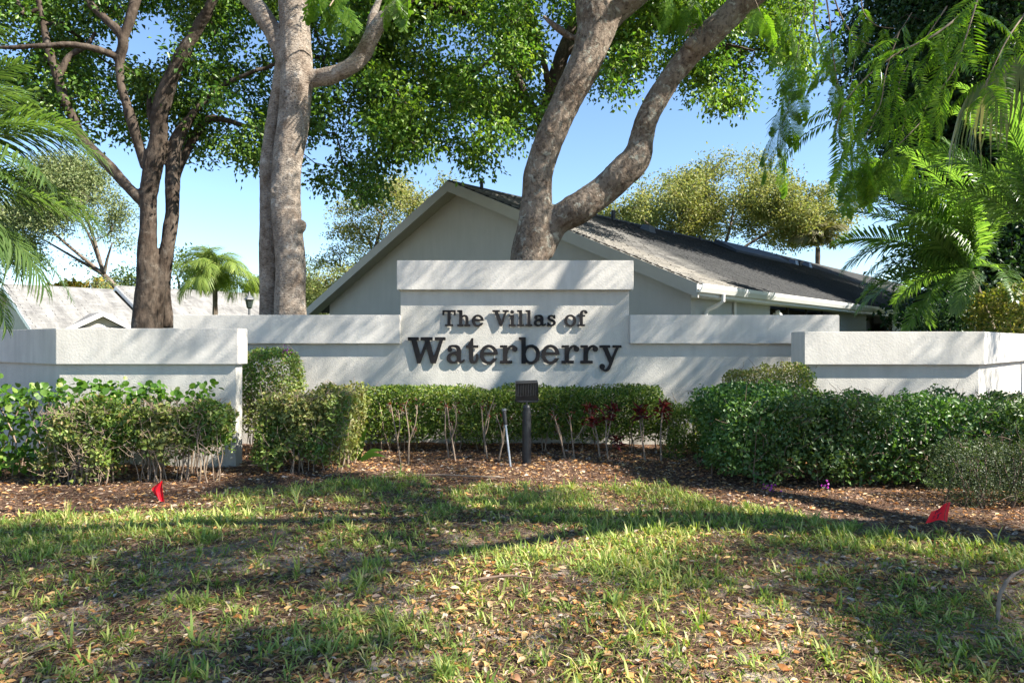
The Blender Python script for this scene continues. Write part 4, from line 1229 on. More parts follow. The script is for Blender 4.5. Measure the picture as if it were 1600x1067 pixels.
cD = np.vstack([blob((4.5, 2.5, 7.6), (4.8, 3.6, 1.5), 300), blob((9, 2.0, 7.8), (3.5, 4.0, 1.6), 120), blob((6.0, 7.8, 9.0), (3.8, 2.8, 1.2), 150), blob((11.5, 6.8, 8.4), (3.6, 2.4, 1.1), 230), blob((8.3, 1.2, 6.8), (2.6, 2.4, 1.0), 130), blob((8.0, 8.2, 8.2), (2.5, 1.8, .9), 90)])
keep = vnoise(cD, 1.25, 31) > .59
cD = above_frame(cD[keep], .3)
print("D clusters", len(cD))
tw = MB(); grow(tw, np.vstack([r_[6:, :3] for r_ in ptD])[::2], cD, .006, .42, .05)
tw.build("twigs", M['barkC'], treeD, smooth=True, kind="stuff")
feather_crown("crown", cD, 230, .46, M['fern'], treeD)
# crowns of B and C above the frame
cC = above_frame(np.vstack([blob((4.5, 10.5, 9.6), (4.2, 3.4, 1.3), 150), blob((0.5, 12.5, 10.8), (4, 3, 1.4), 90)]), .4); cC = cC[vnoise(cC, .8, 41) > .54]
tw = MB(); grow(tw, np.vstack([r_[-14:, :3] for r_ in ptsC[:3]])[::2], cC, .006, .42, .06); tw.build("twigs", M['barkC'], treeC, smooth=True, kind="stuff")
feather_crown("crown", cC, 200, .6, M['fern'], treeC)
cB = above_frame(np.vstack([blob((-4, 11.5, 9.6), (3.6, 3.2, 1.3), 130)]), .4); cB = cB[vnoise(cB, .6, 43) > .52]
tw = MB(); grow(tw, np.vstack([r_[-10:, :3] for r_ in ptsB[:5]])[::2], cB, .006, .42, .05); tw.build("twigs", M['barkB'], treeB, smooth=True, kind="stuff")
feather_crown("crown", cB, 100, .6, M['fern'], treeB)

# hanging twigs + fronds, upper right
def pline(rows): return spline([P(a, b, c) for a, b, c in rows], 6)
twD = MB()
paths = [
    ([(1545, -15, 4.3), (1500, 25, 4.25), (1455, 58, 4.2), (1400, 85, 4.2), (1350, 125, 4.2), (1318, 165, 4.2), (1305, 205, 4.2)], .008, 20, 1.0),
    ([(1530, -10, 4.1), (1512, 50, 4.05), (1490, 110, 4.0), (1465, 145, 4.0), (1445, 170, 4.0)], .006, 12, .95),
    ([(1610, 10, 4.4), (1575, 60, 4.3), (1550, 110, 4.3), (1530, 160, 4.3)], .006, 9, .95),
    ([(1405, 50, 4.9), (1385, 110, 4.9), (1375, 165, 4.9), (1350, 200, 4.9), (1335, 225, 4.9)], .005, 13, 1.0),
    ([(1480, 10, 5.2), (1440, 70, 5.2), (1405, 130, 5.2), (1415, 170, 5.2), (1410, 205, 5.2)], .005, 11, 1.0),
    ([(1345, -5, 5.0), (1350, 20, 5.0), (1370, 40, 5.0), (1400, 45, 5.0)], .004, 7, .8),
]
tips = []
for rows, r0, nf, sc in paths:
    pl = pline(rows); twD.tube(pl, list(np.linspace(r0, r0 * .4, len(pl))), 5, cap=False)
    for k in range(nf):
        t = (k + .7) / nf; i = int(t * (len(pl) - 1)); b = pl[i]
        sd_ = 1 if k % 2 else -1
        d = np.array((-.5 + .85 * sd_ * random.uniform(.2, 1), random.uniform(-.5, .5), -random.uniform(.15, .9)))
        put_frond(random.choice(COMB), treeD, b, d, sc * random.uniform(.62, .92))
fine = [
    ([(1260, -10, 6), (1250, 60, 6), (1240, 120, 6), (1232, 165, 6), (1222, 200, 6), (1218, 245, 6)], .004, 12, .75),
    ([(1232, 0, 6.3), (1236, 30, 6.3), (1232, 70, 6.3)], .003, 5, .7),
    ([(1275, -10, 5.4), (1272, 30, 5.4), (1285, 80, 5.4), (1300, 120, 5.4), (1312, 150, 5.4)], .008, 5, .55),
    ([(1290, -10, 5.2), (1296, 30, 5.2), (1300, 70, 5.2), (1307, 120, 5.2), (1312, 145, 5.2)], .007, 5, .55),
    ([(1300, -15, 5.2), (1312, 20, 5.2), (1330, 50, 5.2), (1355, 68, 5.2), (1382, 72, 5.2), (1405, 50, 5.2), (1425, 20, 5.2)], .006, 3, .5),
    ([(1375, 175, 5.4), (1350, 220, 5.4), (1340, 250, 5.4), (1340, 285, 5.4)], .004, 9, .7),
    ([(1440, 190, 5.0), (1400, 230, 5.0), (1360, 255, 5.0), (1330, 250, 5.0)], .004, 9, .7),
    ([(1340, 70, 5.6), (1330, 130, 5.6), (1322, 190, 5.6)], .003, 6, .6),
    ([(1180, 0, 8), (1188, 20, 8), (1196, 40, 8)], .004, 4, .6),
]
for rows, r0, nf, sc in fine:
    pl = pline(rows); twD.tube(pl, list(np.linspace(r0, r0 * .4, len(pl))), 5, cap=False)
    for k in range(nf):
        t = .25 + .75 * (k + .7) / nf; i = int(t * (len(pl) - 1)); b = pl[i]
        sd_ = 1 if k % 2 else -1
        d = np.array((sd_ * random.uniform(.2, .9) - .1, random.uniform(-.3, .3), -random.uniform(.5, 1.1)))
        put_frond(random.choice(SPRAY), treeD, b, d, sc * random.uniform(.8, 1.1))
twD.build("hanging_twigs", M['twig'], treeD, smooth=True, kind="stuff")
# fronds hanging from B and C at the top of the frame
twB = MB()
pl = pline([(590, -30, 11.2), (540, -20, 11), (525, -5, 10.9), (515, 10, 10.8)]); twB.tube(pl, .012, 5)
for k in range(9):
    put_frond(random.choice(SPRAY), treeB, P(random.uniform(495, 555), random.uniform(-25, 8), 10.9), (random.uniform(-1, .8), random.uniform(-.4, .4), -random.uniform(.5, 1)), 1.25)
for k in range(4):
    put_frond(random.choice(SPRAY), treeB, P(random.uniform(610, 650), random.uniform(-30, -8), 10.9), (random.uniform(-.8, .8), random.uniform(-.4, .4), -1), 1.15)
twB.build("hanging_twigs", M['twig'], treeB, kind="stuff")
for k in range(11):
    put_frond(random.choice(SPRAY), treeC, P(random.uniform(1010, 1085), random.uniform(-20, 20), 12.0), (random.uniform(-.8, .8), random.uniform(-.4, .4), -random.uniform(.4, 1)), 1.15)
for k in range(4):
    put_frond(random.choice(SPRAY), treeC, P(random.uniform(1165, 1235), random.uniform(-20, 35), 11.4), (random.uniform(-.8, .8), random.uniform(-.4, .4), -random.uniform(.3, 1)), 1.05)

# background trees ----------------------------------------------------
def far_tree(name, label, base, blobs, n, per, rad, L, W, mat, r0=.3, seed=0, thr=.42, ns=.5, group=None, bark_m=None, tip=.012, trunk_h=None, dens_shell=.0):
    t = thing(name, label, "tree", (0, 0, 0), group=group)
    cs = []
    tot = sum(b[3] for b in blobs)
    for (c, r, _, w_) in [(b[0], b[1], b[2], b[3]) for b in blobs]:
        cs.append(blob(c, r, int(n * w_ / tot)))
    cs = np.vstack(cs); cs = cs[vnoise(cs, ns, seed) > thr]
    c0 = np.mean([b[0] for b in blobs], 0)
    th = trunk_h or (c0[2] - blobs[0][1][2]) * .8
    top = np.array((base[0] * .5 + c0[0] * .5, base[1] * .5 + c0[1] * .5, th))
    tb = MB()
    p0 = spline([[base[0], base[1], -.2, r0 * 1.2], [base[0], base[1], th * .5, r0], [*top, r0 * .8]], 4)
    tb.tube(p0[:, :3], list(p0[:, 3]), 10)
    nodes = [top]
    for (c, r, _, w_) in blobs:
        e = np.array(c, float)
        l = spline([[*top, r0 * .55], [*(top * .5 + e * .5 + R.normal(size=3) * .3 * r0 * 3), r0 * .4], [*e, r0 * .2]], 4)
        tb.tube(l[:, :3], list(l[:, 3]), 7); nodes += list(l[:, :3])
    grow(tb, nodes, cs, tip, .42, r0 * .5)
    tb.build("trunk", bark_m or M['barkF'], t, smooth=True)
    link("crown", crown_mesh("crown", cs, per, rad, L, W), mat, t)
    return t
def B_(px, py, Y, rx, rz, w_=1.0, ry=None):
    """ellipsoid from photo pixels: centre and pixel radii"""
    return (P(px, py, Y), (rx / F * Y, ry if ry else (rx / F * Y), rz / F * Y), 0, w_)
# yellowish tree right of the fork, behind the ridge
far_tree("oak_tree", "wide olive and tan tree behind the ridge of the big house", (15.5, 52), [B_(1150, 305, 52, 95, 65, 2), B_(1060, 330, 52, 100, 55, 1.6), B_(1245, 340, 52, 85, 50, 1.4), B_(980, 325, 50, 60, 40, .6)],
         1500, 85, .85, .22, .12, M['leafOlive'], .28, 51, .53, .40)
far_tree("oak_tree", "thin olive tree with bare twigs just left of the taupe gable", (-8.5, 33), [B_(600, 335, 33, 85, 60, 1.4, 2.5), B_(530, 420, 33, 60, 70, 1.2, 2), B_(660, 300, 34, 50, 35, .5, 2)],
         620, 62, .5, .13, .07, M['leafOlive'], .22, 52, .54, .7)
far_tree("oak_tree", "pale grey-green tree low between the pale trunk and the taupe gable", (-10.5, 40), [B_(510, 440, 40, 50, 55, 1), B_(480, 460, 41, 30, 40, .6)], 340, 80, .7, .17, .07, M['leafSage'], .22, 53, .48, .5)
far_tree("oak_tree", "spreading grey-green oak seen through the palm fronds at far left", (-28, 52), [B_(120, 330, 50, 75, 60, 1.4), B_(60, 370, 50, 80, 60, 1.2), B_(175, 380, 50, 45, 75, 1), B_(110, 280, 50, 50, 40, .6), B_(20, 300, 50, 60, 60, 1)],
         1100, 85, .9, .20, .11, M['leafSage'], .24, 54, .52, .4)
far_tree("oak_tree", "low green tree behind the pale roofs between the dark stems and the small palm", (-34, 68), [B_(275, 425, 66, 40, 30, 1), B_(235, 445, 66, 50, 22, .8), B_(320, 445, 66, 30, 18, .5)], 200, 80, 1.5, .3, .17, M['leafFar'], .3, 55, .34, .25)
far_tree("oak_tree", "small dark green tree glimpsed left of the pale trunk above the roof", (-27, 72), [B_(408, 455, 72, 16, 18, 1)], 60, 80, 1.0, .3, .17, M['leafFar'], .2, 56, .2, .25)
# dark trees upper right, they shade the roof
far_tree("oak_tree", "dense dark green tree filling the upper right above the roof end", (19.5, 26), [((15.6, 22.5, 11.6), (4.4, 4.4, 4.2), 0, 2.2), ((19.0, 23, 9.2), (4.6, 4.4, 3.2), 0, 1.6), ((14.2, 21.0, 14.8), (4.2, 4.4, 2.6), 0, 1.2), ((19, 24, 13), (4, 4, 3.4), 0, 1.2), ((17.6, 22, 8.6), (4.2, 3.5, 2.4), 0, 1.5), ((20, 25, 8.4), (4, 3.5, 2.8), 0, 1.2)],
         2100, 110, .85, .18, .10, M['leafDark'], .45, 57, .34, .5, bark_m=M['barkA'], trunk_h=5)
far_tree("oak_tree", "second dark green tree behind the first at the right edge", (30, 33), [((27, 32.5, 12.5), (5.5, 5, 5.0), 0, 2), ((34, 33, 11), (5, 5, 4.5), 0, 1.5), ((22, 31, 16), (5, 5, 3.4), 0, 1.2), ((20.5, 29.5, 11.2), (4.2, 4, 3.6), 0, 1.3)],
         1100, 110, 1.2, .24, .14, M['leafDark'], .45, 58, .34, .4, bark_m=M['barkA'], trunk_h=6)

far_tree("broadleaf_tree", "low dark leafy tree behind the palm fronds above the right wall", (15, 20), [((13.2, 19.5, 3.0), (2.0, 1.8, 2.2), 0, 1), ((16, 19.5, 4.2), (2.6, 2, 3.4), 0, 1.6), ((19, 20, 5), (3, 2.2, 4), 0, 1.5)],
         520, 110, .8, .17, .095, M['leafDark'], .2, 59, .25, .6, bark_m=M['barkA'], trunk_h=1.5)

# ------------------------------------------------------------------ palms
def frond_mesh(name, L=2.2, pairs=60, ll=.5, lw=.028, droop=.55, hang=.5, seed=0, vee=.25, rise=.35, rw=.016):
    rr = np.random.default_rng(seed)
    mb = MB(); K = 14
    pts = []
    ang = math.atan(rise * 2.2)
    p = np.zeros(3)
    for i in range(K + 1):
        pts.append(p.copy()); t = i / K
        a = ang - (droop * 2.6) * t ** 1.4
        p = p + np.array((0, math.cos(a), math.sin(a))) * L / K
    pts = np.array(pts)
    mb.tube(pts, list(np.linspace(rw, .003, K + 1)), 5, cap=False)
    for i in range(pairs):
        t = .12 + .87 * i / (pairs - 1); k = t * K; a = int(min(k, K - 1)); c = pts[a] + (pts[a + 1] - pts[a]) * (k - a)
        tang = norm(pts[a + 1] - pts[a]); side = np.array((1.0, 0, 0)); up = norm(np.cross(side, tang))
        env = ll * (.55 + .45 * math.sin(math.pi * min(1, t * .8 + .1))) * (1 - .55 * max(0, t - .7) / .3)
        for s in (1, -1):
            d = norm(side * s * (1 - .3 * t) + tang * (.55 + .5 * t + rr.normal() * .10) + up * (vee + rr.normal() * .14))
            l = env * rr.uniform(.85, 1.1)
            dn = np.array((0, 0, -1.0))
            m1 = c + d * l * .4 + dn * l * hang * .10
            m2 = c + d * l * .72 + dn * l * hang * .34
            e = c + d * l * .95 + dn * l * hang * .75
            wv = norm(np.cross(d, up)) * lw * .5
            mb.add([c - wv * .5, c + wv * .5, m1 + wv, m1 - wv, m2 + wv * .8, m2 - wv * .8, e], [(0, 1, 2, 3), (3, 2, 4, 5), (5, 4, 6)])
    return mb.mesh(name)
def palm(name, label, base, crown_z, fronds, meshes, mat, tr_r, group=None, lean=(0, 0), trunk_mat=None, cat="palm"):
    t = thing(name, label, cat, (base[0], base[1], 0), group=group)
    pts = spline([[0, 0, -.1, tr_r * 1.2], [lean[0] * .4, lean[1] * .4, crown_z * .5, tr_r], [lean[0], lean[1], crown_z, tr_r * .8]], 6)
    if trunk_mat is not None:
        tb = MB(); rads = [r_ * (1 + .08 * (i % 2)) for i, r_ in enumerate(pts[:, 3])]
        tb.tube(pts[:, :3], rads, 10); tb.build("trunk", trunk_mat, t)
    for (az, el, sc, mi) in fronds:
        o = bpy.data.objects.new("frond", meshes[mi % len(meshes)]); C.objects.link(o); o.parent = t
        if not meshes[mi % len(meshes)].materials: meshes[mi % len(meshes)].materials.append(mat)
        o.location = (lean[0], lean[1], crown_z + random.uniform(-.05, .1))
        o.rotation_euler = (Matrix.Rotation(math.radians(az), 3, 'Z') @ Matrix.Rotation(math.radians(el), 3, 'X') @ Matrix.Rotation(random.uniform(-.6, .6), 3, 'Y')).to_euler()
        o.scale = (sc,) * 3
    return t
FA = [frond_mesh("frond", 2.5, 62, .52, .022, .50, .45, s) for s in (1, 2)] + [frond_mesh("frond", 2.4, 60, .54, .021, .70, .8, 3), frond_mesh("frond", 2.5, 64, .56, .022, .60, 1.0, 4)]
# frond local +Y is outward; az rotates from +Y, -90 = +X
palm("areca_palm", "feathery palm whose arching fronds enter from the left edge over the wall", (-7.15, 7.4), 3.0,
     [(-80, 40, 1.0, 0), (-95, 20, 1.0, 1), (-70, 5, 1.0, 2), (-105, -8, .95, 0), (-60, 28, .9, 1), (-85, -22, .9, 2), (-100, 50, .95, 2), (-75, 62, .9, 0), (-115, 32, .9, 1), (-88, 8, 1.05, 0), (-92, -12, 1.05, 1), (-78, -35, 1.0, 0), (-98, 30, 1.05, 0), (-65, 15, 1.0, 1), (-110, 5, 1.0, 2), (-84, -50, .9, 1), (-72, 48, 1.0, 1), (-90, 60, .95, 0), (-80, 22, 1.08, 3), (-100, 2, 1.05, 3), (-70, -8, 1.05, 3), (-88, -28, 1.0, 3), (-60, 40, .95, 3), (-95, 45, 1.1, 3), (-75, 12, 1.1, 3), (-108, -20, 1.0, 3),
      (-50, 50, .9, 2), (-125, 12, .85, 0), (-30, 30, .9, 1), (0, 30, .9, 0), (40, 40, .9, 1), (90, 35, .9, 2), (140, 30, .9, 0), (180, 35, .9, 1), (-150, 30, .9, 2), (-95, -38, .8, 1), (-70, -30, .8, 0)], FA, M['palm'], .05, trunk_mat=M['barkF'])
FR = [frond_mesh("frond", 3.1, 60, .66, .036, .42, .5, s, vee=.45) for s in (11, 12)] + [frond_mesh("frond", 2.6, 66, .55, .032, .65, .7, 13)]
palm("areca_palm", "feathery palm with arching fronds behind the right wall near the yellowish shrub", (10.1, 13.7), 2.95,
     [(75, -38, .75, 2), (95, -30, .8, 0), (115, -42, .7, 2), (50, -35, .75, 1), (135, -35, .7, 2), (20, -30, .7, 0), (88, -55, .65, 1), (160, -35, .7, 0), (78, 12, 1.0, 1), (92, 34, 1.0, 0), (98, -2, .95, 1), (66, 20, .95, 0), (86, 48, .95, 0), (110, 22, .95, 2), (72, -14, .85, 2), (80, 38, 1.0, 0), (95, 20, 1.0, 1), (70, 2, 1.0, 2), (105, 8, .95, 0), (60, 32, .95, 1), (85, -8, .9, 2), (100, 55, .95, 2), (75, 65, .9, 0), (120, 32, .95, 1), (88, 26, 1.05, 1), (130, 5, .9, 0), (50, 15, .9, 2),
      (150, 30, .9, 2), (180, 40, .9, 1), (30, 40, .9, 0), (0, 40, .9, 1), (-40, 40, .9, 2), (-90, 40, .9, 0), (-140, 40, .9, 1)], FR, M['palmR'], .07, trunk_mat=M['barkF'], lean=(-.9, 0))
palm("areca_palm", "brighter taller palm at the right edge above the yellowish shrub", (9.8, 11.3), 3.35,
     [(70, 62, .9, 0), (95, 45, .9, 1), (85, 30, .9, 2), (60, 35, .8, 1), (100, 72, .8, 0), (50, 50, .85, 0), (110, 60, .85, 2), (80, 20, .8, 2), (130, 40, .85, 1), (20, 60, .8, 0), (160, 40, .8, 1), (-60, 50, .8, 0), (-120, 50, .8, 2)], FR, M['palmR'], .06, trunk_mat=M['barkF'], lean=(-1.2, 0))
FQ = [frond_mesh("frond", 2.5, 58, .62, .026, 1.05, 1.6, s, rise=.7, rw=.03) for s in (21, 22)]
palm("queen_palm", "small drooping queen palm standing alone above the pale roof", (X(336, 28), 28), 3.75,
     [(a_, random.uniform(-40, 70), random.uniform(.75, 1.05), i) for i, a_ in enumerate(range(0, 360, 11))], FQ, M['palmQ'], .11, trunk_mat=M['barkF'])
FQ2 = [frond_mesh("frond", 2.8, 34, .8, .09, .8, 1.0, s, rise=.5, rw=.04) for s in (23, 24)]
palm("queen_palm", "drab drooping palm behind the far end of the ridge under the tan tree", (X(1278, 50), 50), 8.6,
     [(a_, random.uniform(0, 45), random.uniform(.85, 1.05), i) for i, a_ in enumerate(range(0, 360, 24))], FQ2, M['palmDry'], .2, trunk_mat=M['barkF'])
FY = [frond_mesh("frond", 1.7, 18, .5, .10, .5, .5, s, rise=.9) for s in (31, 32)]
for k, px in enumerate((85, 108, 128, 150, 170)):
    tb = palm("areca_palm", ["yellow leaved palm clump nearest the left edge above the pale roof", "second yellow palm clump from the left above the pale roof", "middle one of five yellow palm clumps above the pale roof",
              "fourth yellow palm clump from the left above the pale roof", "yellow palm clump nearest the dark tree stems"][k], (X(px, 54), 54), 5.0 + .3 * (k % 2),
         [(a_ + k * 13, random.uniform(20, 75), random.uniform(.7, 1.0), i) for i, a_ in enumerate(range(0, 360, 30))], FY, M['palmY'], .1, group="yellow palm clumps behind the left roof", trunk_mat=M['barkF'])
# fan palm, upper right edge
fan = thing("fan_palm", "fan palm with long hanging straps at the upper right edge", "palm", (6.6, 7.4, 0))
MB().tube(spline([[0, 0, -.1], [0, 0, 2], [-.05, 0, 4.3]], 5), .15, 12).build("trunk", M['barkF'], fan)
for j, (fx, fz, rx_, az0) in enumerate(((-1.35, 4.35, 0, 0), (-1.0, 4.65, .3, .3), (-.3, 4.9, .2, 1.8), (.8, 4.6, .2, 2.6))):
    st = MB(); st.tube(spline([[-.05, 0, 4.3], [fx * .5, 0, (4.3 + fz) / 2 + .25], [fx, rx_ * .5, fz]], 4), .012, 5); st.build("leaf_stalk", M['twig'], fan)
    fm = MB()
    for k in range(20):
        an = -1.15 + 2.3 * k / 19 + az0 * .2
        d0 = np.array((-math.cos(an) * .55 * (1 if j < 3 else -.6) - .1, math.sin(an) * .8, -.2 + .1 * math.cos(an)))
        l = random.uniform(.8, 1.1)
        c = np.array((fx, rx_ * .5, fz)); p1 = c + d0 * .32; p2 = p1 + d0 * .16 + np.array((0, 0, -.22)); p3 = p2 + np.array((d0[0] * .12, d0[1] * .1, -.38 * l)); p4 = p3 + np.array((d0[0] * .05 + random.uniform(-.05, .05), 0, -.34 * l))
        wv = norm(np.cross(d0, (0, 0, 1))) * .021
        fm.add([c - wv * .3, c + wv * .3, p1 - wv, p1 + wv, p2 - wv * .9, p2 + wv * .9, p3 - wv * .5, p3 + wv * .5, p4], [(0, 1, 3, 2), (2, 3, 5, 4), (4, 5, 7, 6), (6, 7, 8)])
    fm.build("fan_leaf", M['fan'], fan)

# ------------------------------------------------------------------ hedges and shrubs
def hedge_pts(x0, x1, y0, y1, z0, z1, n, shell=.14, rough=.10, seed=0, rnd=.12, ns=3.0, skirt=.0):
    out = []; nrm = []
    cx, cy, cz = (x0 + x1) / 2, (y0 + y1) / 2, (z0 + z1) / 2
    h = np.array(((x1 - x0) / 2, (y1 - y0) / 2, (z1 - z0) / 2))
    tot = 0
    while tot < n:
        q = R.uniform(-1, 1, (n, 3)) * (h + rough)
        p = q + (cx, cy, cz)
        a = np.abs(q) - (h - rnd)
        dist = np.linalg.norm(np.maximum(a, 0), axis=1) + np.minimum(a.max(1), 0) - rnd   # <0 inside
        dist = dist + (vnoise(p, ns, seed) - .5) * 2 * rough + (vnoise(p, ns * 3, seed + 1) - .5) * rough
        ok = (dist < 0) & (dist > -shell)
        ok &= ~((q[:, 2] < -h[2] + .12) & (R.uniform(size=len(q)) < skirt))
        out.append(p[ok]); 
        g = np.sign(q) * np.maximum(a + rnd * .8, 0.0); nrm.append(norm(g + 1e-4)[ok])
        tot += ok.sum()
    return np.vstack(out)[:n], np.vstack(nrm)[:n]
def hedge(name, label, cat, boxes, n, L, W, mat, seed=0, stems=20, twigs=60, round_=False, shell=.14, rough=.09, group=None, twigmat=None, stem_h=.35, ns=3.0, skirt=.4):
    t = thing(name, label, cat, (0, 0, 0), group=group)
    vol = [(b[1] - b[0]) * (b[3] - b[2] + b[5] - b[4]) for b in boxes]
    Vs = []; Fs = []; off = 0; tb = MB()
    for b, v in zip(boxes, vol):
        k = int(n * v / sum(vol))
        p, nr = hedge_pts(*b, k, shell, rough, seed, ns=ns, skirt=skirt)
        d = norm(nr * .5 + rdirs(len(p), .15))
        nn = norm(nr * .9 + rdirs(len(p), .5) * .9)
        s = R.uniform(.6, 1.25, len(p))
        V_, F_ = leaf_arrays(p - d * L * .4, L * s, W * s, d, nn, round_=round_)
        Vs.append(V_); Fs.append(F_ + off); off += len(V_)
        x0, x1, y0, y1, z0, z1 = b
        ns_ = int(stems * v / sum(vol))
        for _ in range(ns_):
            bx_, by_ = random.uniform(x0 + .05, x1 - .05), random.uniform(y0 + .08, y0 + (y1 - y0) * .6)
            pts = [(bx_, by_, -.02)]
            for i in range(4):
                q = pts[-1]; pts.append((q[0] + random.uniform(-.05, .05), q[1] + random.uniform(-.04, .04), q[2] + (z1 * .8) / 4))
            r_ = random.uniform(.005, .011)
            tb.tube(spline(pts, 2), list(np.linspace(r_, r_ * .5, 9)), 5, cap=False)
        nt_ = int(twigs * v / sum(vol))
        for _ in range(nt_):
            a = np.array((random.uniform(x0, x1), y0 + random.uniform(-.02, .12), random.uniform(z0, z1)))
            if random.random() < .35: a = np.array((random.uniform(x0, x1), random.uniform(y0, y1), z1 - .03))
            dd = np.array((random.uniform(-1, 1), random.uniform(-.5, .2), random.uniform(-.3, 1)))
            l = random.uniform(.06, .2)
            tb.tube([a, a + dd * l * .5 + R.normal(size=3) * .012, a + dd * l + R.normal(size=3) * .02], [.0035, .003, .002], 4, cap=False)
    o = link("foliage", np_mesh("foliage", np.vstack(Vs), np.vstack(Fs)), mat, t); o["kind"] = "stuff"
    tb.build("stems", twigmat or M['twig'], t, smooth=True, kind="stuff")
    return t
hedge("hedge", "long low clipped hedge directly under the sign lettering", "hedge", [(-2.15, 2.12, 9.35, 10.1, .16, .89)], 42000, .052, .022, M['hedgeC'], 61, 34, 60, shell=.30, rough=.06, skirt=.5)
hedge("bush", "narrow leaved green bush filling the gap right of the long clipped hedge", "bush", [(2.05, 2.75, 8.9, 9.7, .06, .74)], 5000, .07, .016, M['hedgeC'], 62, 8, 12, rough=.14)
hedge("hedge", "shaggy sparse woody hedge in front of the left wall by the folded red flag", "hedge", [(-4.98, -4.28, 7.15, 7.7, .10, .80), (-4.2, -3.14, 7.3, 7.75, .26, .81)], 12500, .052, .032, M['hedge'], 63, 46, 520, shell=.22, rough=.17, ns=3.2, skirt=.8)
hedge("hedge", "leafy woody hedge between the left wall end and the long clipped hedge", "hedge", [(-2.98, -2.35, 7.85, 8.5, .12, .88), (-2.5, -1.9, 7.9, 9.1, .12, .93)], 19000, .052, .032, M['hedge'], 64, 30, 300, shell=.26, rough=.10, ns=4, skirt=.4)
hedge("hedge", "long dark green clipped hedge along the right wall", "hedge", [(2.2, 3.6, 7.05, 8.6, .08, .96), (3.4, 8.2, 7.0, 8.2, .10, .93)], 64000, .052, .033, M['hedgeR'], 65, 46, 420, shell=.34, rough=.12, twigmat=M['twigd'], skirt=.3)
hedge("shrub", "rounded green shrub against the sign wall just left of the right wall end", "shrub", [(2.82, 4.0, 8.75, 9.15, .3, 1.20)], 9000, .042, .024, M['hedge'], 66, 8, 40, rough=.09)
hedge("shrub", "small fine-leaved grey-green shrub at the right edge behind the flat red flag", "shrub", [(4.0, 5.9, 6.15, 6.75, .06, .60)], 24000, .020, .011, M['smallleaf'], 67, 30, 60, shell=.16, rough=.10, ns=3.5, twigmat=M['twigd'], skirt=.2)
bou = hedge("shrub", "rounded flowering shrub against the sign wall behind the left wall end", "shrub", [(-3.72, -2.98, 9.15, 9.85, .3, 1.40)], 9000, .042, .026, M['hedge'], 68, 10, 40, rough=.08)
def petals(parent, cx, cy, cz, n=14, r=.03):
    p = np.array((cx, cy, cz)) + R.normal(size=(n, 3)) * r
    V_, F_ = leaf_arrays(p, .028, .022, rdirs(n, .3), rdirs(n, .5))
    return link("flower", np_mesh("flower", V_, F_), M['magenta'], parent)
petals(bou, X(447, 9.2), 9.2, Z(549, 9.2), 18, .022); petals(bou, X(392, 9.3), 9.1, Z(556, 9.2), 5, .02)
fw = thing("flower", "little magenta blossoms at the foot of the dark hedge, left of the white scraps", "flowers", (0, 0, 0))
petals(fw, X(1204, 6.85), 6.85, .06, 14, .025); petals(fw, X(1292, 6.85), 6.85, .09, 8, .02)
hedge("shrub", "yellow-tinged variegated shrub behind the right wall at the edge", "shrub", [(8.7, 11.4, 11.9, 13.2, .2, 2.55)], 16000, .09, .05, M['varieg'], 69, 10, 40, rough=.15, shell=.25)
hedge("shrub", "mass of dark shrubs under the palms behind the right wall", "shrub", [(10.2, 15.5, 15.6, 17.5, .1, 2.6)], 14000, .11, .06, M['leafDark'], 70, 10, 20, rough=.3, shell=.4)

# sea grape
grape = thing("sea_grape_shrub", "shrub of large round glossy leaves in front of the left wall", "shrub", (0, 0, 0))
p1, n1 = hedge_pts(-7.2, -4.7, 7.35, 8.15, .12, 1.02, 2300, .22, .10, 72)
p2, n2_ = hedge_pts(-4.9, -3.55, 7.85, 8.28, .3, 1.02, 900, .2, .09, 73)
pg_ = np.vstack([p1, p2]); ng_ = np.vstack([n1, n2_])
dg_ = norm(ng_ * .4 + rdirs(len(pg_), .3)); nn_ = norm(ng_ + rdirs(len(pg_), .4) * .9); sg_ = R.uniform(.65, 1.2, len(pg_))
vis = (pg_[:, 0] > -6.2) & ((pg_[:, 1] < 7.6) | (pg_[:, 2] > .93))
idx = np.where(vis)[0]; R.shuffle(idx); idx = idx[:290]
mask = np.ones(len(pg_), bool); mask[idx] = False
V_, F_ = leaf_arrays(pg_[mask], .072 * sg_[mask], .070 * sg_[mask], dg_[mask], nn_[mask], round_=True, fold=.2, bend=.12)
o = link("foliage", np_mesh("foliage", V_, F_), M['grape'], grape); o["kind"] = "stuff"
V_, F_ = leaf_arrays(np.zeros((1, 3)), .09, .09, np.array([[0, 1., 0]]), np.array([[0, 0, 1.]]), round_=True, fold=.2, bend=.12)
lm = np_mesh("leaf", V_, F_); lm.materials.append(M['grapeobj'])
def frame_quat(d, nr):
    d = Vector(d).normalized(); s = d.cross(Vector(nr)).normalized(); u = s.cross(d)
    return Matrix((s, d, u)).transposed().to_quaternion()
for i in idx:
    o = bpy.data.objects.new("leaf", lm); C.objects.link(o); o.parent = grape
    o.location = pg_[i]; o.rotation_mode = 'QUATERNION'; o.rotation_quaternion = frame_quat(dg_[i], nn_[i]); o.scale = (sg_[i] * .85,) * 3
tb = MB()
for _ in range(46):
    bx_ = random.uniform(-6.4, -3.6); by_ = random.uniform(7.5, 8.1) if bx_ < -4.8 else random.uniform(7.95, 8.2)
    tb.tube(spline([(bx_, by_, -.02), (bx_ + random.uniform(-.1, .1), by_, .4), (bx_ + random.uniform(-.2, .2), by_, .85)], 3), .008, 5, cap=False)
tb.build("stems", M['twig'], grape, smooth=True, kind="stuff")

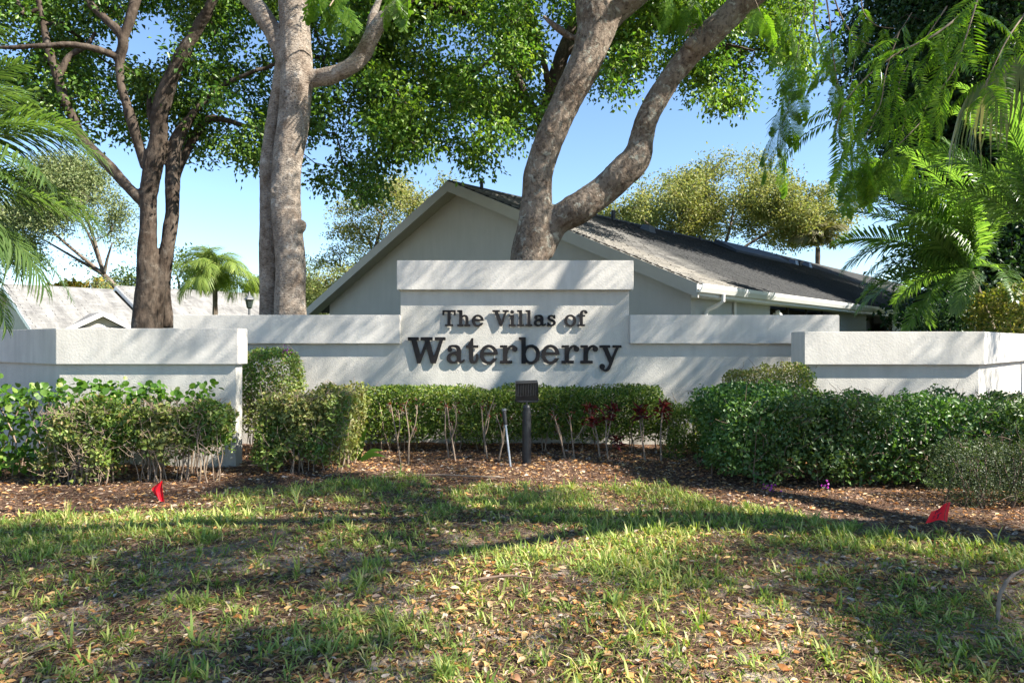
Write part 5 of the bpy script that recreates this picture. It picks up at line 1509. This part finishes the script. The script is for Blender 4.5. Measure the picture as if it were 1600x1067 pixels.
# ti plants in front of the long hedge
ti = [  # base px, [fork tops px,py], redness
    (626, 722, [(610, 632), (622, 640)], 0), (638, 724, [(633, 634), (652, 632), (646, 668)], 0), (712, 720, [(698, 632), (712, 634), (705, 660)], 0), (702, 716, [(696, 640)], 0),
    (762, 716, [(752, 634), (765, 645), (770, 628)], 0), (779, 718, [(788, 660), (776, 650)], 0), (884, 717, [(866, 650), (872, 664)], 0), (898, 717, [(890, 650), (912, 665)], 0),
    (938, 718, [(922, 640), (927, 660)], 1), (951, 720, [(948, 655), (962, 690), (958, 640)], 1), (1009, 722, [(998, 640), (1002, 650)], 1), (1033, 723, [(1036, 632), (1036, 645)], 1)]
til = ["leftmost bare stemmed red plant before the long hedge", "forked bare stemmed plant second from the left before the long hedge", "cluster of pale forked stems below the letter a before the hedge",
       "thin single stem behind the pale forked cluster before the hedge", "brown many-twigged stem left of the leaning grey pole", "dark stub stem beside the foot of the leaning grey pole",
       "slanting thin stem just right of the floodlight post", "two-armed stem second right of the floodlight post", "curved stem with dark red leaves left of the middle red tuft",
       "thin branching stem under the middle tuft of red leaves", "stout stem with bright red leaves right of the others' middle", "rightmost upright stem topped with dark red leaves"]
for (bx_, by_, tops, red), lab in zip(ti, til):
    Yt = 1.5 * F / (by_ - HOR)
    t = thing("ti_plant", lab, "plant", (X(bx_, Yt), Yt, 0), group="red leaved stems before the long hedge")
    sb = MB(); tipsl = []
    fork = None
    for j, (tx, ty) in enumerate(tops):
        e = P(tx, ty, Yt + random.uniform(0, .12)) - np.array((X(bx_, Yt), Yt, 0))
        if j == 0:
            mid = e * .5 + np.array((random.uniform(-.03, .03), 0, 0)); q = spline([(0, 0, -.03), mid * .6, mid, e], 4); fork = q[6]; rr_ = np.linspace(.013, .008, len(q))
        else:
            q = spline([fork, (fork + e) / 2 + (random.uniform(-.03, .03), 0, -.02), e], 4); rr_ = np.linspace(.009, .006, len(q))
        sb.tube(q, list(rr_), 7, cap=False); tipsl.append(e)
        for _ in range(3):
            s0 = e - (0, 0, random.uniform(.02, .12)); sb.tube([s0, s0 + (random.uniform(-.06, .06), random.uniform(-.03, .03), random.uniform(.05, .12))], [.005, .003], 5, cap=False)
    sb.build("stem", M['twig'], t, smooth=True)
    nleaf = 26 if red else 5
    pp = []; dd = []
    for e in tipsl:
        for _ in range(nleaf):
            pp.append(e + R.normal(size=3) * (.03, .025, .04)); dd.append((random.uniform(-1, 1), random.uniform(-1, .3), random.uniform(-.35, .9)))
    V_, F_ = leaf_arrays(np.array(pp), R.uniform(.07, .14, len(pp)) * (1 if red else .55), .028 if red else .018, np.array(dd, float), rdirs(len(pp), .8), bend=.3)
    link("leaves", np_mesh("leaves", V_, F_), M['redleaf'], t)
# strap leaved plant
sp = thing("strap_leaf_plant", "striped strap-leaved plant at the foot of the left hedge's right end", "plant", (X(560, 8.7), 8.7, 0))
for (dx, dz, l) in ((.32, .16, 1), (-.1, .42, 1), (.05, .35, 1), (.36, .08, 1), (-.16, .25, 1), (.12, .45, 1)):
    sm = MB(); e = np.array((dx, random.uniform(-.12, .02), dz)); m1 = e * .55 + np.array((0, 0, .06))
    wv = norm(np.cross(e, (0, 1, 0))) * .026
    q = spline([(0, 0, 0), m1, e], 4); vs = []
    for i, c in enumerate(q):
        k = math.sin(math.pi * min(1, .2 + .8 * i / (len(q) - 1))) + .05
        vs += [c - wv * k, c + wv * k + (0, .01, 0)]
    sm.add(vs, [(2 * i, 2 * i + 1, 2 * i + 3, 2 * i + 2) for i in range(len(q) - 1)]); sm.build("leaf", M['grape'], sp, smooth=True)

# ------------------------------------------------------------------ grass, litter, mulch
def vis_sample(n, y0=2.7, y1=8.2, pad=.3, pw=1.0):
    y = y0 + (y1 - y0) * R.uniform(size=n) ** pw
    x = R.uniform(-1, 1, n) * (.77 * y + pad)
    return x, y
def grass_density(x, y):
    a = n2(x, y, 1.1, 81) * .55 + n2(x, y, 3.3, 82) * .45
    # lusher band across the upper middle, bare patches in front left and along the bottom
    lush = np.exp(-((y - 6.4) / 1.5) ** 2) * .15 + np.exp(-((x - 2.2) / 1.4) ** 2 - ((y - 4.0) / 1.1) ** 2) * .12
    bare = .20 * np.exp(-((x + 1.9) / 1.1) ** 2 - ((y - 3.0) / .7) ** 2) + .10 * np.exp(-((y - 3.0) / .6) ** 2) + .14 * np.exp(-((x - 3.3) / .8) ** 2 - ((y - 4.2) / .6) ** 2)
    return a + lush - bare
def lawn_ok(x, y): return bed(x, y) < 0
x, y = vis_sample(30000)
dn = grass_density(x, y)
ok = (R.uniform(size=len(x)) < np.clip((dn - .48) * 4.0, 0.08, .7)) & lawn_ok(x, y)
x, y = x[ok][:11000], y[ok][:11000]
nb = R.integers(6, 15, len(x))
tx = np.repeat(x, nb); ty = np.repeat(y, nb); sc = np.repeat((R.uniform(.4, 1.2, len(x)) ** 1.4) * (1 + .5 * (R.uniform(size=len(x)) > .93)), nb)
n = len(tx); print("blades", n)
th = R.uniform(0, 2 * math.pi, n); tilt = R.uniform(.3, 1.5, n)
bx_ = tx + R.normal(size=n) * .012; by_ = ty + R.normal(size=n) * .012
base = np.stack([bx_, by_, gz(bx_, by_) - .004], 1)
hd = np.stack([np.cos(th), np.sin(th), np.zeros(n)], 1)
L_ = (R.uniform(.05, .115, n) * sc)[:, None]; W_ = (R.uniform(.006, .012, n) * (.6 + .4 * sc))[:, None]
def bend_pt(t): 
    a = tilt[:, None] * (.45 + .75 * t)
    return base + (hd * np.sin(a) + np.array((0, 0, 1)) * np.cos(a)) * L_ * t
sd2 = np.stack([-np.sin(th), np.cos(th), np.zeros(n)], 1) * W_ * .5
a_, b_, c_ = bend_pt(0.0), bend_pt(.55), bend_pt(1.0)
V = np.stack([a_ - sd2 * .7, a_ + sd2 * .7, b_ + sd2, b_ - sd2, c_], 1).reshape(-1, 3)
bi = np.arange(n)[:, None] * 5
g1 = np.concatenate([bi + [0, 1, 2], bi + [0, 2, 3], bi + [3, 2, 4]], 0)
grass = link("grass", np_mesh("grass", V, g1), M['grass']); tag(grass, "patchy broad-bladed green grass growing through fallen leaves", None, kind="stuff")

# short sparse blades between the tufts
x, y = vis_sample(60000, y1=8.0); ok = lawn_ok(x, y) & (R.uniform(size=len(x)) < .25 + .6 * n2(x, y, 1.9, 84)); x, y = x[ok], y[ok]; n = len(x)
V_, F_ = leaf_arrays(np.stack([x, y, gz(x, y)], 1), R.uniform(.02, .06, n), R.uniform(.003, .006, n), rdirs(n, .7), rdirs(n, .6), fold=.1, bend=.25)
sg = link("short_grass", np_mesh("short_grass", V_, F_), M['grass']); tag(sg, "thin short green blades scattered between the grass tufts", None, kind="stuff")
# dry straw
x, y = vis_sample(62000, y1=8.0); ok = lawn_ok(x, y) | (R.uniform(size=len(x)) < .12); x, y = x[ok], y[ok]; n = len(x)
th = R.uniform(0, 2 * math.pi, n)
d = np.stack([np.cos(th), np.sin(th), R.uniform(-.05, .5, n)], 1)
V_, F_ = leaf_arrays(np.stack([x, y, gz(x, y) + R.uniform(0, .012, n)], 1), R.uniform(.025, .08, n), R.uniform(.0018, .004, n), d, rdirs(n, 2), fold=.1, bend=.05)
st = link("dry_grass", np_mesh("dry_grass", V_, F_), M['straw']); tag(st, "dry tan grass stems lying over the bare soil", None, kind="stuff")
# small ground cover at the right
x = R.normal(2.0, .8, 9000); y = R.normal(3.75, .38, 9000); ok = (n2(x, y, 2.5, 90) > .42) & (y > 2.6); x, y = x[ok], y[ok]; n = len(x)
V_, F_ = leaf_arrays(np.stack([x, y, gz(x, y) + R.uniform(0, .03, n)], 1), .013, .010, rdirs(n, .3), rdirs(n, 1.2))
gc = link("ground_cover", np_mesh("ground_cover", V_, F_), M['hedgeC']); tag(gc, "tiny-leaved clover-like ground cover in the shaded lawn at right", None, kind="stuff")
# mulch chips
x, y = vis_sample(90000, 2.7, 10.2, .5, .9)
ins = bed(x, y) > -.15
ok = ins | (R.uniform(size=len(x)) < .33); x, y = x[ok], y[ok]; n = len(x)
th = R.uniform(0, 2 * math.pi, n)
d = np.stack([np.cos(th), np.sin(th), R.uniform(-.12, .25, n)], 1)
V_, F_ = leaf_arrays(np.stack([x, y, gz(x, y) + R.uniform(0, .018, n)], 1), R.uniform(.015, .06, n), R.uniform(.004, .011, n), d, rdirs(n, 1.8), fold=.2, bend=0)
ch = link("mulch", np_mesh("mulch", V_, F_), M['chip']); tag(ch, "brown bark mulch chips and soil crumbs", None, kind="stuff")
# leaf litter
x, y = vis_sample(80000, 2.8, 10.2, .5, .95)
b_in = bed(x, y)
pr = np.where(b_in > 0, .40 + .55 * np.exp(-((y - 8.8) / .8) ** 2), .14 + .75 * n2(x, y, 2.2, 95) ** 1.4) 
ok = (R.uniform(size=len(x)) < pr); x, y = x[ok], y[ok]; n = len(x); print("litter", n)
th = R.uniform(0, 2 * math.pi, n)
d = np.stack([np.cos(th), np.sin(th), R.uniform(-.2, .35, n)], 1)
Ls = .018 + .045 * R.uniform(size=n) ** 1.6
V_, F_ = leaf_arrays(np.stack([x, y, gz(x, y) + R.uniform(.002, .022, n)], 1), Ls, Ls * R.uniform(.3, .55, n), d, rdirs(n, 2.4), fold=.45, bend=.2, round_=True, pt=.8)
li = link("leaf_litter", np_mesh("leaf_litter", V_, F_), M['litter']); tag(li, "orange and tan fallen leaves scattered over soil and grass", None, kind="stuff")
# the largest fallen leaves, one object each
def fallen(seed):
    rr = np.random.default_rng(seed); K = 10
    L0, W0 = .075, .036; cu = rr.uniform(.1, .5); vs = []
    for i in range(K + 1):
        t = i / K; w_ = W0 * .5 * math.sin(math.pi * t ** .8) ** .9 + .0006
        z = cu * .03 * math.sin(math.pi * t) ; up = .012 * cu * 2 * math.sin(math.pi * t)
        xx = .006 * math.sin(t * 3 * cu)
        vs += [(xx - w_, L0 * (t - .5), z + up), (xx, L0 * (t - .5), z), (xx + w_, L0 * (t - .5), z + up * rr.uniform(.6, 1.2))]
    fs = []
    for i in range(K):
        a = i * 3; fs += [(a, a + 1, a + 4, a + 3), (a + 1, a + 2, a + 5, a + 4)]
    m = MB().add(vs, fs).mesh("fallen_leaf", True); m.materials.append(M['bigleaf']); return m
FLM = [fallen(s) for s in range(4)]
cnt = 0
while cnt < 290:
    y = 2.85 + 1.9 * random.random() ** 1.1; x = random.uniform(-.76, .76) * y
    if random.random() > .3 + n2(x, y, 1.4, 95)[0]: continue
    o = bpy.data.objects.new("fallen_leaf", random.choice(FLM)); C.objects.link(o); o.parent = ground
    o.location = (x, y, float(gz(x, y).ravel()[0]) + random.uniform(.006, .02)); s = random.uniform(.42, .85)
    o.rotation_euler = (random.uniform(-.35, .35), random.uniform(-.5, .5), random.uniform(0, 6.28)); o.scale = (s * random.uniform(.8, 1.3), s, s)
    cnt += 1
# sticks
stk = MB().tube(spline([P(728, 914, 4.26) * (1, 1, 0) + (0, 0, .02), P(760, 911, 4.3) * (1, 1, 0) + (0, 0, .03), P(795, 906, 4.35) * (1, 1, 0) + (0, 0, .028), P(832, 908, 4.33) * (1, 1, 0) + (0, 0, .02)], 5), [.004] * 4 + [.008] * 8 + [.005] * 4, 7).build("stick", M['twigd'], None, smooth=True)
tag(stk, "dark stick lying in the middle of the lawn", "stick")
stk = MB().tube(spline([(2.62, 3.68, -.01), (2.635, 3.70, .05), (2.655, 3.72, .12), (2.69, 3.74, .165), (2.79, 3.80, .215), (2.98, 3.86, .23), (3.3, 3.9, .16), (3.5, 3.95, .02)], 4), [.006] * 2 + [.009, .011, .010, .009, .012] * 5 + [.007] * 2, 8, jit=.2).tube([(2.68, 3.735, .15), (2.74, 3.73, .10), (2.76, 3.70, .06)], [.006, .004, .002], 6).tube([(2.80, 3.80, .215), (2.84, 3.76, .27)], [.005, .002], 6).build("branch", M['twig'], None, smooth=True)
tag(stk, "pale curved fallen branch arching from the ground at the right edge", "branch")
stk = MB().tube(spline([(-1.55, 7.62, .02), (-.9, 7.68, .035), (-.45, 7.62, .03), (-.1, 7.6, .02)], 5), .009, 6, jit=.15).build("stick", M['twig'], None, smooth=True)
tag(stk, "long thin stick along the edge between mulch and grass left of the pole", "stick")
